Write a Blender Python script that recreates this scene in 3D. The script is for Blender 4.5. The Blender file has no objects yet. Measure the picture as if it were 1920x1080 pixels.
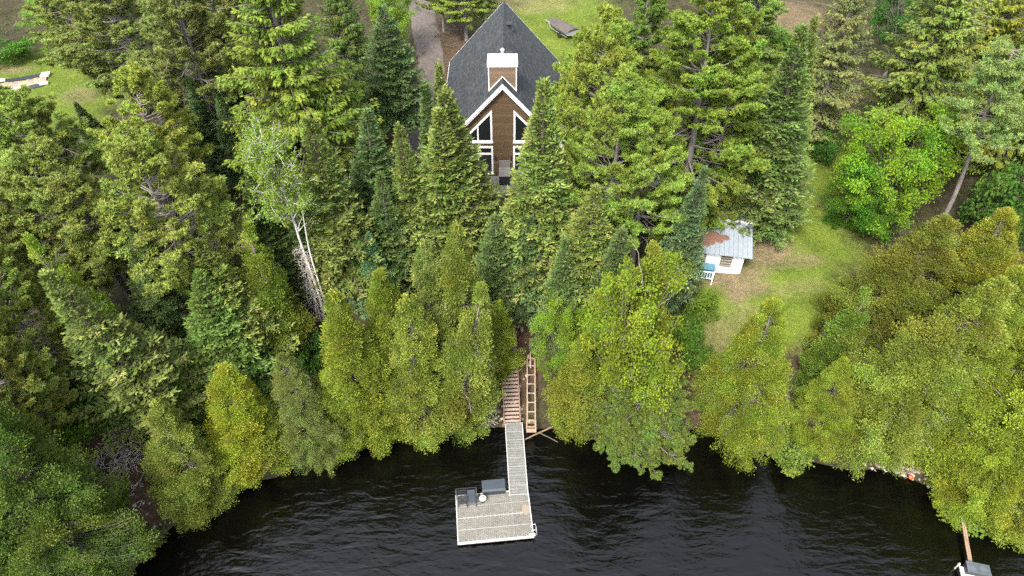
import bpy, math
import numpy as np
from math import radians as R_
from mathutils import Vector

S = bpy.context.scene
# ------------------------------------------------------------------ camera, sky, sun, exposure
H = 45.0
FPX = 1300.0                      # focal length in pixels of the 1920 px wide photograph
PITCH = R_(45)
cam_d = bpy.data.cameras.new('camera')
cam = bpy.data.objects.new('camera', cam_d)
S.collection.objects.link(cam)
cam.location = (0, 0, H)
cam.rotation_euler = (R_(90) - PITCH, 0, 0)
cam_d.sensor_width = 36.0
cam_d.lens = 36.0 * FPX / 1920.0
cam_d.clip_start = 0.5
cam_d.clip_end = 5000
S.camera = cam

SUN_EL, SUN_AZ = R_(53), R_(206)   # azimuth clockwise from +Y: behind the camera, a little to the left
world = bpy.data.worlds.new('World')
S.world = world
world.use_nodes = True
wn = world.node_tree
for n in list(wn.nodes):
    wn.nodes.remove(n)
wo = wn.nodes.new('ShaderNodeOutputWorld')
wb = wn.nodes.new('ShaderNodeBackground')
ws = wn.nodes.new('ShaderNodeTexSky')
ws.sky_type = 'NISHITA'
ws.sun_disc = False
ws.sun_elevation = SUN_EL
ws.sun_rotation = SUN_AZ
ws.air_density = 1.0
ws.dust_density = 4.0
ws.ozone_density = 0.6
whs = wn.nodes.new('ShaderNodeHueSaturation')
whs.inputs['Saturation'].default_value = 0.42
wn.links.new(ws.outputs[0], whs.inputs['Color'])
wn.links.new(whs.outputs[0], wb.inputs['Color'])
wb.inputs['Strength'].default_value = 0.15
wn.links.new(wb.outputs[0], wo.inputs['Surface'])

sun_d = bpy.data.lights.new('sun', 'SUN')
sun_d.energy = 1.45
sun_d.angle = R_(10)
sun_d.color = (1.0, 0.95, 0.86)
sun = bpy.data.objects.new('sun', sun_d)
S.collection.objects.link(sun)
_sd = Vector((math.sin(SUN_AZ) * math.cos(SUN_EL), math.cos(SUN_AZ) * math.cos(SUN_EL), math.sin(SUN_EL)))
sun.rotation_euler = _sd.to_track_quat('Z', 'Y').to_euler()
sun.location = _sd * 200

S.view_settings.view_transform = 'Standard'
S.view_settings.look = 'None'
S.view_settings.exposure = 1.84
S.view_settings.gamma = 1
S.cycles.use_denoising = False
S.cycles.max_bounces = 8
S.cycles.diffuse_bounces = 5
S.cycles.glossy_bounces = 3
S.cycles.transmission_bounces = 4

rng = np.random.default_rng(7)

# ------------------------------------------------------------------ survey helpers: photograph direction -> place on the land
_f = np.array([0, math.cos(PITCH), -math.sin(PITCH)])
_u = np.array([0, math.sin(PITCH), math.cos(PITCH)])
_C = np.array([0, 0, H])


def ray(u, v):
    return _f * FPX + np.array([1., 0, 0]) * (u - 960) + _u * (540 - v)


def atz(u, v, z):
    d = ray(u, v)
    return _C + d * ((z - H) / d[2])


def depth(p):
    return float((np.asarray(p) - _C) @ _f)


SHORE_PX = [(-200, 1400), (60, 1185), (240, 1082), (300, 1003), (395, 932), (520, 890), (640, 838), (730, 816), (830, 812), (900, 812), (940, 798), (1020, 800),
            (1080, 818), (1200, 830), (1290, 808), (1330, 805), (1450, 852), (1600, 878), (1670, 884), (1760, 918), (1800, 930), (1920, 980), (2200, 1060)]
_sh = np.array([atz(u, v, 0.0)[:2] for u, v in SHORE_PX])
_sh = np.vstack([[-400, -60], _sh, [400, -40]])


def vnoise(x, y, s=1.0, seed=0):
    """cheap smooth noise in -1..1"""
    x = np.asarray(x, float) / s + seed * 13.7
    y = np.asarray(y, float) / s - seed * 7.3
    return (np.sin(x * 1.7 + 1.3 * np.sin(y * 1.1)) + np.sin(y * 2.1 + 1.7 * np.sin(x * 0.9 + 2)) + np.sin((x + y) * 1.3 + 0.7)) / 3.0


_PD = np.array([-400, -8, -2, 0, 2, 9, 13, 21, 60, 140, 900])
_PZ = np.array([-6, -3.0, -0.9, 0, 1.1, 5.7, 6.6, 7.6, 9.0, 11.0, 40])


def hgt(x, y):
    x = np.asarray(x, float)
    y = np.asarray(y, float)
    d = y - np.interp(x, _sh[:, 0], _sh[:, 1]) + 0.45 * vnoise(x, y, 1.6, 3)
    z = 0.25 * (np.interp(d - 1, _PD, _PZ) + 2 * np.interp(d, _PD, _PZ) + np.interp(d + 1, _PD, _PZ))
    w = np.clip((d - 1) / 6, 0, 1)
    z = z + w * (0.22 * vnoise(x, y, 3.5, 1) + 0.08 * vnoise(x, y, 1.1, 2))
    # level pad under the house
    k = np.clip(1 - np.maximum(np.abs(x + 0.8) - 7, 0) / 4, 0, 1) * np.clip(1 - np.maximum(np.abs(y - 60) - 11, 0) / 4, 0, 1)
    return z * (1 - k) + 7.15 * k


def ground(u, v):
    d = ray(u, v)
    t = np.linspace(0.005, 0.4, 4000)
    p = _C + d * t[:, None]
    below = p[:, 2] < hgt(p[:, 0], p[:, 1])
    i = int(np.argmax(below))
    if not below.any():
        return atz(u, v, 9.0)
    p0, p1 = p[max(i - 1, 0)], p[i]
    for _ in range(12):
        m = (p0 + p1) / 2
        if m[2] < hgt(m[0], m[1]):
            p1 = m
        else:
            p0 = m
    return p1


# ------------------------------------------------------------------ object helpers
COL = S.collection


def tag(o, label=None, cat=None, group=None, kind=None):
    if label: o['label'] = label
    if cat: o['category'] = cat
    if group: o['group'] = group
    if kind: o['kind'] = kind
    return o


def empty(name, loc=(0, 0, 0), rz=0.0, label=None, cat=None, group=None):
    o = bpy.data.objects.new(name, None)
    o.empty_display_size = 0.3
    o.location = [float(c) for c in loc]
    o.rotation_euler = (0, 0, rz)
    COL.objects.link(o)
    return tag(o, label, cat, group)


def link(name, me, mat=None, parent=None):
    if mat is not None and not me.materials:
        me.materials.append(mat)
    o = bpy.data.objects.new(name, me)
    COL.objects.link(o)
    if parent is not None:
        o.parent = parent
    return o


def np_mesh(name, V, F, attr=None, smooth=False):
    """V (n,3), F (m,k) all faces the same size; attr: dict name -> (n,) point floats"""
    me = bpy.data.meshes.new(name)
    V = np.ascontiguousarray(V, np.float32)
    F = np.ascontiguousarray(F, np.int32)
    m, k = F.shape
    me.vertices.add(len(V))
    me.vertices.foreach_set('co', V.ravel())
    me.loops.add(m * k)
    me.loops.foreach_set('vertex_index', F.ravel())
    me.polygons.add(m)
    me.polygons.foreach_set('loop_start', np.arange(0, m * k, k, dtype=np.int32))
    me.update(calc_edges=True)
    me.polygons.foreach_set('use_smooth', np.full(m, smooth, bool))
    for nme, a in (attr or {}).items():
        at = me.attributes.new(nme, 'FLOAT', 'POINT')
        at.data.foreach_set('value', np.ascontiguousarray(a, np.float32))
    return me


class MB:
    """collects boxes, prisms, bars and tubes, then builds ONE mesh"""
    def __init__(s):
        s.V, s.F = [], []

    def add(s, vs, fs):
        b = len(s.V)
        s.V += [tuple(map(float, v)) for v in vs]
        s.F += [tuple(i + b for i in f) for f in fs]
        return s

    def box(s, x0, x1, y0, y1, z0, z1):
        return s.add([(x0, y0, z0), (x1, y0, z0), (x1, y1, z0), (x0, y1, z0), (x0, y0, z1), (x1, y0, z1), (x1, y1, z1), (x0, y1, z1)],
                     [(3, 2, 1, 0), (4, 5, 6, 7), (0, 1, 5, 4), (1, 2, 6, 5), (2, 3, 7, 6), (3, 0, 4, 7)])

    def prism(s, poly, ext):
        """poly: 3-D points, ext: extrusion vector"""
        n = len(poly)
        e = Vector(ext)
        vs = [Vector(p) for p in poly] + [Vector(p) + e for p in poly]
        fs = [tuple(range(n)), tuple(range(2 * n - 1, n - 1, -1))]
        for i in range(n):
            j = (i + 1) % n
            fs.append((j, i, n + i, n + j))
        return s.add(vs, fs)

    def bar(s, a, b, w, h=None, up=(0, 0, 1)):
        h = h or w
        a, b = Vector(a), Vector(b)
        d = (b - a).normalized()
        x = d.cross(Vector(up))
        if x.length < 1e-4:
            x = Vector((1, 0, 0))
        x.normalize()
        y = x.cross(d)
        c = [x * (w / 2) + y * (h / 2), x * (-w / 2) + y * (h / 2), x * (-w / 2) - y * (h / 2), x * (w / 2) - y * (h / 2)]
        vs = [a + k for k in c] + [b + k for k in c]
        return s.add(vs, [(0, 1, 2, 3), (7, 6, 5, 4), (0, 4, 5, 1), (1, 5, 6, 2), (2, 6, 7, 3), (3, 7, 4, 0)])

    def tube(s, pts, rad, n=8):
        pts = [Vector(p) for p in pts]
        if not hasattr(rad, '__len__'):
            rad = [rad] * len(pts)
        vs, fs = [], []
        for i, p in enumerate(pts):
            d = (pts[min(i + 1, len(pts) - 1)] - pts[max(i - 1, 0)]).normalized()
            x = d.cross(Vector((0.13, 0.21, 0.97)))
            if x.length < 0.05:
                x = d.cross(Vector((1, 0, 0)))
            x.normalize()
            y = d.cross(x)
            for k in range(n):
                t = 2 * math.pi * k / n
                vs.append(p + (x * math.cos(t) + y * math.sin(t)) * rad[i])
        for i in range(len(pts) - 1):
            for k in range(n):
                a, b = i * n + k, i * n + (k + 1) % n
                fs.append((a, b, b + n, a + n))
        fs.append(tuple(range(n - 1, -1, -1)))
        fs.append(tuple(range((len(pts) - 1) * n, len(pts) * n)))
        return s.add(vs, fs)

    def disc(s, c, r, z0, z1, n=20):
        return s.tube([(c[0], c[1], z0), (c[0], c[1], z1)], r, n)

    def build(s, name, mat, parent=None, bevel=0.0, smooth=False):
        me = bpy.data.meshes.new(name)
        me.from_pydata(s.V, [], s.F)
        me.update()
        if smooth:
            me.polygons.foreach_set('use_smooth', np.ones(len(me.polygons), bool))
        me.materials.append(mat)
        o = link(name, me, None, parent)
        if bevel:
            b = o.modifiers.new('bevel', 'BEVEL')
            b.width = bevel
            b.segments = 2
            b.limit_method = 'ANGLE'
        return o


# ------------------------------------------------------------------ materials
def nodes(name):
    m = bpy.data.materials.new(name)
    m.use_nodes = True
    nt = m.node_tree
    for n in list(nt.nodes):
        nt.nodes.remove(n)
    out = nt.nodes.new('ShaderNodeOutputMaterial')
    p = nt.nodes.new('ShaderNodeBsdfPrincipled')
    nt.links.new(p.outputs[0], out.inputs['Surface'])
    return m, nt, p, out


def N(nt, t, **kw):
    n = nt.nodes.new(t)
    for k, v in kw.items():
        if k in n.inputs:
            n.inputs[k].default_value = v
        else:
            setattr(n, k, v)
    return n


def ramp(nt, fac, stops):
    r = nt.nodes.new('ShaderNodeValToRGB')
    el = r.color_ramp.elements
    while len(el) < len(stops):
        el.new(0.5)
    for e, (p, c) in zip(el, stops):
        e.position = p
        e.color = (*c, 1)
    nt.links.new(fac, r.inputs[0])
    return r


def mixc(nt, fac, a, b, mode='MIX'):
    m = nt.nodes.new('ShaderNodeMix')
    m.data_type = 'RGBA'
    m.blend_type = mode
    for sock, val in ((m.inputs[0], fac), (m.inputs[6], a), (m.inputs[7], b)):
        if hasattr(val, 'is_output'):
            nt.links.new(val, sock)
        elif isinstance(val, (int, float)):
            sock.default_value = val
        else:
            sock.default_value = (*val, 1)
    return m.outputs[2]


def coords(nt, kind='Object', scale=(1, 1, 1), rot=(0, 0, 0)):
    tc = nt.nodes.new('ShaderNodeTexCoord')
    mp = nt.nodes.new('ShaderNodeMapping')
    mp.inputs['Scale'].default_value = scale
    mp.inputs['Rotation'].default_value = rot
    nt.links.new(tc.outputs[kind], mp.inputs[0])
    return mp.outputs[0]


def noise(nt, vec, scale, detail=4, rough=0.6, dist=0.0):
    n = nt.nodes.new('ShaderNodeTexNoise')
    n.inputs['Scale'].default_value = scale
    n.inputs['Detail'].default_value = detail
    n.inputs['Roughness'].default_value = rough
    n.inputs['Distortion'].default_value = dist
    nt.links.new(vec, n.inputs['Vector'])
    return n.outputs['Fac']


def math_(nt, op, a, b=None, clamp=False):
    m = nt.nodes.new('ShaderNodeMath')
    m.operation = op
    m.use_clamp = clamp
    for i, val in enumerate((a, b)):
        if val is None: continue
        if hasattr(val, 'is_output'):
            nt.links.new(val, m.inputs[i])
        else:
            m.inputs[i].default_value = val
    return m.outputs[0]


def bump(nt, p, h, strength=0.4, dist=0.05):
    b = nt.nodes.new('ShaderNodeBump')
    b.inputs['Strength'].default_value = strength
    b.inputs['Distance'].default_value = dist
    nt.links.new(h, b.inputs['Height'])
    nt.links.new(b.outputs[0], p.inputs['Normal'])


def plain(name, c, rough=0.6, metal=0.0, var=0.12, scale=3.0, spec=0.4):
    """a surface with some wear: colour breaks up with noise"""
    m, nt, p, out = nodes(name)
    v = coords(nt)
    n1 = noise(nt, v, scale, 6, 0.65)
    lo = tuple(x * (1 - 2 * var) for x in c)
    hi = tuple(min(1, x * (1 + 1.2 * var)) for x in c)
    r = ramp(nt, n1, [(0.3, lo), (0.55, c), (0.75, hi)])
    nt.links.new(r.outputs[0], p.inputs['Base Color'])
    p.inputs['Roughness'].default_value = rough
    p.inputs['Metallic'].default_value = metal
    p.inputs['Specular IOR Level'].default_value = spec
    bump(nt, p, n1, 0.15, 0.02)
    return m


def leaf_mat(name, stops, transl=0.3, rough=0.55, big=0.35, spec=0.12):
    m, nt, p, out = nodes(name)
    at = N(nt, 'ShaderNodeAttribute', attribute_name='v')
    r = ramp(nt, at.outputs['Fac'], stops)
    oi = nt.nodes.new('ShaderNodeObjectInfo')
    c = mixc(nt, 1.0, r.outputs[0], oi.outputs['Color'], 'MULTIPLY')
    g = coords(nt, 'Object')
    nz = noise(nt, g, big, 3, 0.6)
    hs = nt.nodes.new('ShaderNodeHueSaturation')
    nt.links.new(c, hs.inputs['Color'])
    hs.inputs['Saturation'].default_value = 0.95
    nt.links.new(math_(nt, 'ADD', math_(nt, 'MULTIPLY', nz, 0.15), 0.425), hs.inputs['Hue'])
    nt.links.new(math_(nt, 'ADD', math_(nt, 'MULTIPLY', nz, 1.5), 0.50), hs.inputs['Value'])
    nt.links.new(hs.outputs[0], p.inputs['Base Color'])
    p.inputs['Roughness'].default_value = rough
    p.inputs['Specular IOR Level'].default_value = spec
    t = nt.nodes.new('ShaderNodeBsdfTranslucent')
    nt.links.new(hs.outputs[0], t.inputs['Color'])
    mx = nt.nodes.new('ShaderNodeMixShader')
    mx.inputs[0].default_value = transl
    nt.links.new(p.outputs[0], mx.inputs[1])
    nt.links.new(t.outputs[0], mx.inputs[2])
    nt.links.new(mx.outputs[0], out.inputs['Surface'])
    return m


def bark_mat(name, a, b, scale=6.0):
    m, nt, p, out = nodes(name)
    v = coords(nt, 'Object', (1, 1, 0.25))
    n1 = noise(nt, v, scale, 6, 0.7)
    r = ramp(nt, n1, [(0.3, a), (0.7, b)])
    nt.links.new(r.outputs[0], p.inputs['Base Color'])
    p.inputs['Roughness'].default_value = 0.85
    bump(nt, p, n1, 0.5, 0.03)
    return m


M = {}
M['fir'] = leaf_mat('fir_needles', [(0, (.034, .058, .016)), (.5, (.088, .128, .030)), (.85, (.160, .200, .050)), (1, (.24, .235, .085))], .22)
M['cedar'] = leaf_mat('cedar_sprays', [(0, (.070, .094, .010)), (.42, (.175, .205, .019)), (.8, (.285, .305, .030)), (1, (.33, .31, .048))], .28)
M['rpine'] = leaf_mat('pine_needles', [(0, (.090, .112, .020)), (.5, (.182, .208, .034)), (.9, (.275, .298, .050)), (1, (.27, .275, .065))], .22)
M['wpine'] = leaf_mat('white_pine_needles', [(0, (.062, .105, .018)), (.5, (.138, .185, .026)), (1, (.24, .265, .036))], .26)
M['spruce'] = leaf_mat('spruce_needles', [(0, (.042, .068, .013)), (.5, (.085, .120, .018)), (1, (.160, .175, .028))], .20)
M['leafy'] = leaf_mat('broad_leaves', [(0, (.070, .120, .010)), (.5, (.145, .225, .014)), (1, (.235, .310, .022))], .34, 0.5)
M['under'] = leaf_mat('undergrowth_leaves', [(0, (.030, .045, .014)), (.5, (.050, .075, .018)), (.85, (.075, .11, .02)), (1, (.11, .075, .04))], .25)
M['bark'] = bark_mat('conifer_bark', (.055, .042, .034), (.16, .125, .10))
M['greybark'] = bark_mat('grey_bark', (.085, .075, .066), (.23, .205, .18))
M['birch'] = bark_mat('birch_bark', (.34, .32, .29), (.70, .67, .61), 9)
M['deadwood'] = bark_mat('dead_wood', (.27, .245, .21), (.53, .485, .43), 9)

WHITE = plain('white_trim', (.70, .70, .69), 0.5, var=.04)
GLASS, _nt, _p, _ = nodes('dark_glass')
_p.inputs['Base Color'].default_value = (.012, .014, .015, 1)
_p.inputs['Roughness'].default_value = 0.04
_p.inputs['Specular IOR Level'].default_value = 0.6
BLACK = plain('black_metal', (.022, .024, .027), .45, var=.2)
CHAR = plain('charcoal_metal', (.022, .027, .032), .5, var=.15)
STEEL = plain('stainless_flue', (.62, .62, .62), .25, 0.9, var=.05)
SLATEBOX = plain('slate_plastic', (.040, .050, .060), .5, var=.12, scale=5)


def siding_mat(name, a, b, pitch, axis='Z'):
    m, nt, p, out = nodes(name)
    tc = nt.nodes.new('ShaderNodeTexCoord')
    sp = nt.nodes.new('ShaderNodeSeparateXYZ')
    nt.links.new(tc.outputs['Object'], sp.inputs[0])
    q = math_(nt, 'MULTIPLY', sp.outputs[axis], 1.0 / pitch)
    row = math_(nt, 'FLOOR', q)
    wnz = N(nt, 'ShaderNodeTexWhiteNoise', noise_dimensions='1D')
    nt.links.new(row, wnz.inputs['W'])
    v = coords(nt, 'Object', (0.6, 0.6, 7.0) if axis == 'Z' else (7, .6, .6))
    n1 = noise(nt, v, 2.0, 5, .65)
    f = math_(nt, 'ADD', math_(nt, 'MULTIPLY', wnz.outputs['Value'], .55), math_(nt, 'MULTIPLY', n1, .5))
    r = ramp(nt, f, [(0.2, a), (0.85, b)])
    nt.links.new(r.outputs[0], p.inputs['Base Color'])
    p.inputs['Roughness'].default_value = .55
    fr = math_(nt, 'FRACT', q)
    bump(nt, p, fr, 0.9, 0.035)
    return m


SIDING = siding_mat('brown_wood_siding', (.096, .061, .033), (.155, .102, .057), 0.14)
SIDING2 = siding_mat('chimney_wood_siding', (.172, .118, .077), (.255, .178, .118), 0.14)


def shingle_mat():
    m, nt, p, out = nodes('slate_grey_shingles')
    tc = nt.nodes.new('ShaderNodeTexCoord')
    sp = nt.nodes.new('ShaderNodeSeparateXYZ')
    nt.links.new(tc.outputs['Object'], sp.inputs[0])
    cb = nt.nodes.new('ShaderNodeCombineXYZ')
    nt.links.new(sp.outputs['Y'], cb.inputs[0])
    nt.links.new(math_(nt, 'MULTIPLY', sp.outputs['Z'], 1.36), cb.inputs[1])
    b = nt.nodes.new('ShaderNodeTexBrick')
    nt.links.new(cb.outputs[0], b.inputs['Vector'])
    b.inputs['Scale'].default_value = 1.0
    b.inputs['Brick Width'].default_value = .42
    b.inputs['Row Height'].default_value = .2
    b.inputs['Mortar Size'].default_value = .012
    b.inputs['Color1'].default_value = (.018, .021, .0245, 1)
    b.inputs['Color2'].default_value = (.048, .0545, .060, 1)
    b.inputs['Mortar'].default_value = (.012, .0145, .017, 1)
    b.inputs['Bias'].default_value = -0.1
    n1 = noise(nt, tc.outputs['Object'], 1.4, 7, .72)
    rr = ramp(nt, n1, [(.3, (.55, .57, .60)), (.7, (1.45, 1.42, 1.36))])
    c = mixc(nt, 1.0, b.outputs['Color'], rr.outputs[0], 'MULTIPLY')
    nt.links.new(c, p.inputs['Base Color'])
    p.inputs['Roughness'].default_value = .8
    n2 = noise(nt, tc.outputs['Object'], 9, 4, .7)
    bump(nt, p, math_(nt, 'ADD', b.outputs['Fac'], n2), 0.6, 0.03)
    return m


SHINGLE = shingle_mat()


def wood_mat(name, a, b, sc=(1, 6, 6), scale=3.0, rough=.75):
    a, b = tuple(.68 * q for q in a), tuple(.68 * q for q in b)
    m, nt, p, out = nodes(name)
    v = coords(nt, 'Object', sc)
    n1 = noise(nt, v, scale, 6, .7)
    r = ramp(nt, n1, [(.3, a), (.7, b)])
    nt.links.new(r.outputs[0], p.inputs['Base Color'])
    p.inputs['Roughness'].default_value = rough
    bump(nt, p, n1, .3, .02)
    return m


STAIRWOOD = wood_mat('weathered_stair_boards', (.30, .215, .17), (.60, .46, .38), (1, 5, 5))
STAIRSIDE = wood_mat('red_brown_stringer', (.20, .105, .07), (.40, .23, .16), (5, 1, 5))
RAILWOOD = wood_mat('orange_timber', (.33, .22, .14), (.56, .42, .30), (6, 1, 6))
GREYWOOD = wood_mat('grey_deck_boards', (.16, .15, .145), (.30, .29, .28), (6, 1, 6))
POLEWOOD = wood_mat('bare_pole', (.13, .085, .05), (.34, .24, .15), (4, 4, 1))

# ------------------------------------------------------------------ land
def axis_grid(lo, hi, step, far, n):
    core = np.arange(lo, hi + step / 2, step)
    g = np.geomspace(1, far, n + 1)[1:] * 1.0
    return np.concatenate([lo - g[::-1] * 1.0, core, hi + g])


gx = axis_grid(-72, 66, 0.5, 900, 16)
gy = axis_grid(8, 112, 0.5, 900, 16)
GX, GY = np.meshgrid(gx, gy)
GZ = hgt(GX, GY)
nx, ny = len(gx), len(gy)
idx = np.arange(nx * ny).reshape(ny, nx)
Fq = np.stack([idx[:-1, :-1], idx[:-1, 1:], idx[1:, 1:], idx[1:, :-1]], -1).reshape(-1, 4)
X1, Y1 = GX.ravel(), GY.ravel()


def blob(px, rx, ry, soft=0.35):
    g = ground(*px)
    q = np.sqrt(((X1 - g[0]) / rx) ** 2 + ((Y1 - g[1]) / ry) ** 2)
    q = q + 0.16 * vnoise(X1, Y1, 1.3, 5) + 0.10 * vnoise(X1, Y1, 0.55, 8)
    return np.clip((1 + soft - q) / (2 * soft), 0, 1)


lawn = np.zeros(nx * ny)
for px, rx, ry in [((1500, 430), 5.0, 6.0), ((1560, 330), 3.2, 7), ((1480, 560), 5.2, 3.4), ((1590, 300), 3, 6), ((1440, 590), 5, 2.6), ((1350, 600), 3.0, 2.5),
                   ((1345, 570), 2.2, 2.5), ((70, 150), 7.5, 7.5), ((130, 190), 5, 6), ((30, 190), 6, 5), ((1010, 60), 6.5, 8.5), ((1060, 20), 6, 6), ((1410, 110), 4, 8),
                   ((1480, 100), 4, 5), ((1335, 640), 1.8, 2.0)]:
    lawn = np.maximum(lawn, blob(px, rx, ry))
dry = np.zeros(nx * ny)
for px, rx, ry, k in [((1440, 470), 2.2, 1.8, .95), ((1400, 540), 2.0, .9, .9), ((1500, 487), 2.2, .8, .7), ((1378, 535), .8, 1.9, 1), ((1350, 520), 2.0, .7, 1), ((1395, 600), 2.4, 1.0, .5), ((1500, 540), 2.2, .8, .4), ((1560, 380), 1.5, 1.0, .35), ((1340, 640), 1.4, 1.6, .6),
                      ((1430, 430), .9, 3.0, .75), ((1395, 515), 2.0, .6, .8), ((1640, 250), 4, 4, .45), ((1895, 320), 2.0, 6, .95), ((1850, 260), 1.6, 3, .7),
                      ((150, 180), 2, 1.6, .6), ((20, 130), 2.4, 1.0, .7), ((1470, 25), 6, 5, .6), ((1010, 5), 5, 3, .5)]:
    dry = np.maximum(dry, k * blob(px, rx, ry))
red = np.zeros(nx * ny)
for px, rx, ry, k in [((1320, 735), 2.2, 3.0, .9), ((1505, 640), 1.4, 3.0, .8), ((190, 880), 3, 2.6, .9), ((250, 930), 2, 2, .8), ((850, 80), 4.5, 9, .8), ((985, 640), 2, 4, .9),
                      ((1470, 20), 5, 4, .7), ((1720, 190), 5, 5, .7), ((235, 745), 4, 2, .6), ((745, 260), 4, 6, .7)]:
    red = np.maximum(red, k * blob(px, rx, ry))

terr_me = np_mesh('terrain', np.stack([X1, Y1, GZ.ravel()], -1), Fq, {'lawn': lawn, 'dry': dry, 'red': red}, smooth=True)


def terrain_mat():
    m, nt, p, out = nodes('forest_ground')
    v = coords(nt)
    fine = noise(nt, v, 3.2, 8, .75)
    mid = noise(nt, v, .55, 6, .65)
    mf = math_(nt, 'ADD', math_(nt, 'MULTIPLY', fine, .6), math_(nt, 'MULTIPLY', mid, .4))
    litter = ramp(nt, mf, [(.36, (.018, .013, .009)), (.5, (.045, .033, .022)), (.6, (.075, .057, .040)), (.72, (.12, .10, .072))])
    moss = ramp(nt, mf, [(.35, (.022, .028, .009)), (.65, (.055, .062, .018))])
    base = mixc(nt, math_(nt, 'MULTIPLY', mid, .75), litter.outputs[0], moss.outputs[0])
    grassc = ramp(nt, mf, [(.34, (.055, .080, .011)), (.5, (.098, .138, .018)), (.64, (.148, .178, .028)), (.75, (.20, .185, .06))])
    dryc = ramp(nt, mf, [(.36, (.10, .075, .040)), (.55, (.19, .150, .085)), (.72, (.28, .23, .15))])
    redc = ramp(nt, mf, [(.36, (.040, .024, .015)), (.55, (.090, .058, .038)), (.72, (.16, .11, .078))])

    def mask(nm, k=1.0):
        a = N(nt, 'ShaderNodeAttribute', attribute_name=nm)
        s = math_(nt, 'ADD', a.outputs['Fac'], math_(nt, 'MULTIPLY', math_(nt, 'SUBTRACT', mf, .5), 1.6))
        mr = N(nt, 'ShaderNodeMapRange')
        nt.links.new(s, mr.inputs['Value'])
        mr.inputs['From Min'].default_value = .05
        mr.inputs['From Max'].default_value = .95
        mr.clamp = True
        mu = math_(nt, 'MULTIPLY', mr.outputs[0], a.outputs['Fac'])
        return math_(nt, 'POWER', mu, .6)
    c = mixc(nt, mask('red'), base, redc.outputs[0])
    c = mixc(nt, mask('lawn'), c, grassc.outputs[0])
    c = mixc(nt, mask('dry'), c, dryc.outputs[0])
    nt.links.new(c, p.inputs['Base Color'])
    p.inputs['Roughness'].default_value = .9
    p.inputs['Specular IOR Level'].default_value = .15
    bump(nt, p, fine, 1.0, .18)
    return m


terr = link('terrain', terr_me, terrain_mat())
tag(terr, 'sloping ground of lawn and forest floor', 'ground', kind='structure')


def lawn_at(x, y):
    ix = np.clip(np.searchsorted(gx, x), 0, nx - 1)
    iy = np.clip(np.searchsorted(gy, y), 0, ny - 1)
    k = iy * nx + ix
    return lawn[k], dry[k], red[k]


def water_mat():
    m, nt, p, out = nodes('dark_lake_water')
    p.inputs['Base Color'].default_value = (.0012, .0010, .0010, 1)
    p.inputs['Roughness'].default_value = .035
    p.inputs['IOR'].default_value = 1.45
    p.inputs['Specular IOR Level'].default_value = .62
    v1 = coords(nt, 'Object', (.55, 1.5, 1), (0, 0, R_(-14)))
    n1 = noise(nt, v1, .95, 3, .5, .35)
    v2 = coords(nt, 'Object', (1.0, 1.9, 1), (0, 0, R_(9)))
    n2 = noise(nt, v2, 2.6, 4, .55, .3)
    v3 = coords(nt, 'Object', (1, 1, 1))
    n3 = noise(nt, v3, .13, 2, .5)
    h = math_(nt, 'ADD', math_(nt, 'MULTIPLY', n1, 1.0), math_(nt, 'MULTIPLY', n2, .20))
    amp = math_(nt, 'ADD', math_(nt, 'MULTIPLY', n3, 1.1), .25)
    bump(nt, p, math_(nt, 'MULTIPLY', h, amp), .6, .22)
    return m


wv = [(-900, -900, 0), (900, -900, 0), (900, 60, 0), (-900, 60, 0)]
lake = MB().add(wv, [(0, 1, 2, 3)]).build('lake_water', water_mat())
tag(lake, 'dark rippled lake water below the wooded bank', 'lake', kind='structure')


def strip(name, pts, width, lift, mat):
    pts = np.array([ground(*p)[:2] for p in pts])
    s = np.linspace(0, len(pts) - 1, 60)
    xs = np.interp(s, np.arange(len(pts)), pts[:, 0])
    ys = np.interp(s, np.arange(len(pts)), pts[:, 1])
    k = np.ones(9) / 9
    xs = np.convolve(np.pad(xs, 4, 'edge'), k, 'valid')
    ys = np.convolve(np.pad(ys, 4, 'edge'), k, 'valid')
    d = np.stack([np.gradient(xs), np.gradient(ys)], -1)
    d /= np.linalg.norm(d, axis=1)[:, None]
    nrm = np.stack([-d[:, 1], d[:, 0]], -1)
    W = 9
    off = np.linspace(-.5, .5, W)
    wob = 1 + .12 * vnoise(xs, ys, .8, 4)
    PX = xs[:, None] + nrm[:, :1] * off * width * wob[:, None]
    PY = ys[:, None] + nrm[:, 1:] * off * width * wob[:, None]
    PZ = hgt(PX, PY) + lift
    PZ[:, 0] -= .08
    PZ[:, -1] -= .08
    ii = np.arange(60 * W).reshape(60, W)
    F = np.stack([ii[:-1, :-1], ii[:-1, 1:], ii[1:, 1:], ii[1:, :-1]], -1).reshape(-1, 4)
    return link(name, np_mesh(name, np.stack([PX, PY, PZ], -1).reshape(-1, 3), F, smooth=True), mat)


_m, _nt, _p, _ = nodes('packed_driveway_gravel')
_v = coords(_nt)
_n = noise(_nt, _v, 2.2, 9, .75)
_r = ramp(_nt, _n, [(.3, (.055, .043, .037)), (.55, (.095, .078, .068)), (.75, (.14, .12, .105))])
_nt.links.new(_r.outputs[0], _p.inputs['Base Color'])
_p.inputs['Roughness'].default_value = .9
bump(_nt, _p, _n, .6, .05)
dw = strip('driveway', [(780, -40), (790, 20), (802, 80), (812, 140), (800, 200), (780, 250), (765, 300)], 3.0, .09, _m)
tag(dw, 'packed grey brown driveway running through the trees beside the house', 'driveway', kind='structure')

# ------------------------------------------------------------------ the chalet
HX, HY, HZ = -0.79, 52.5, 7.35
house = empty('chalet_house', (HX, HY, HZ), 0, 'brown wood chalet with steep slate grey roof and white trimmed gable windows', 'house')
RZ, TAN, HW, EAV, LEN = 9.25, 1.10, 5.3, 5.75, 15.7
TH = .22


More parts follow.
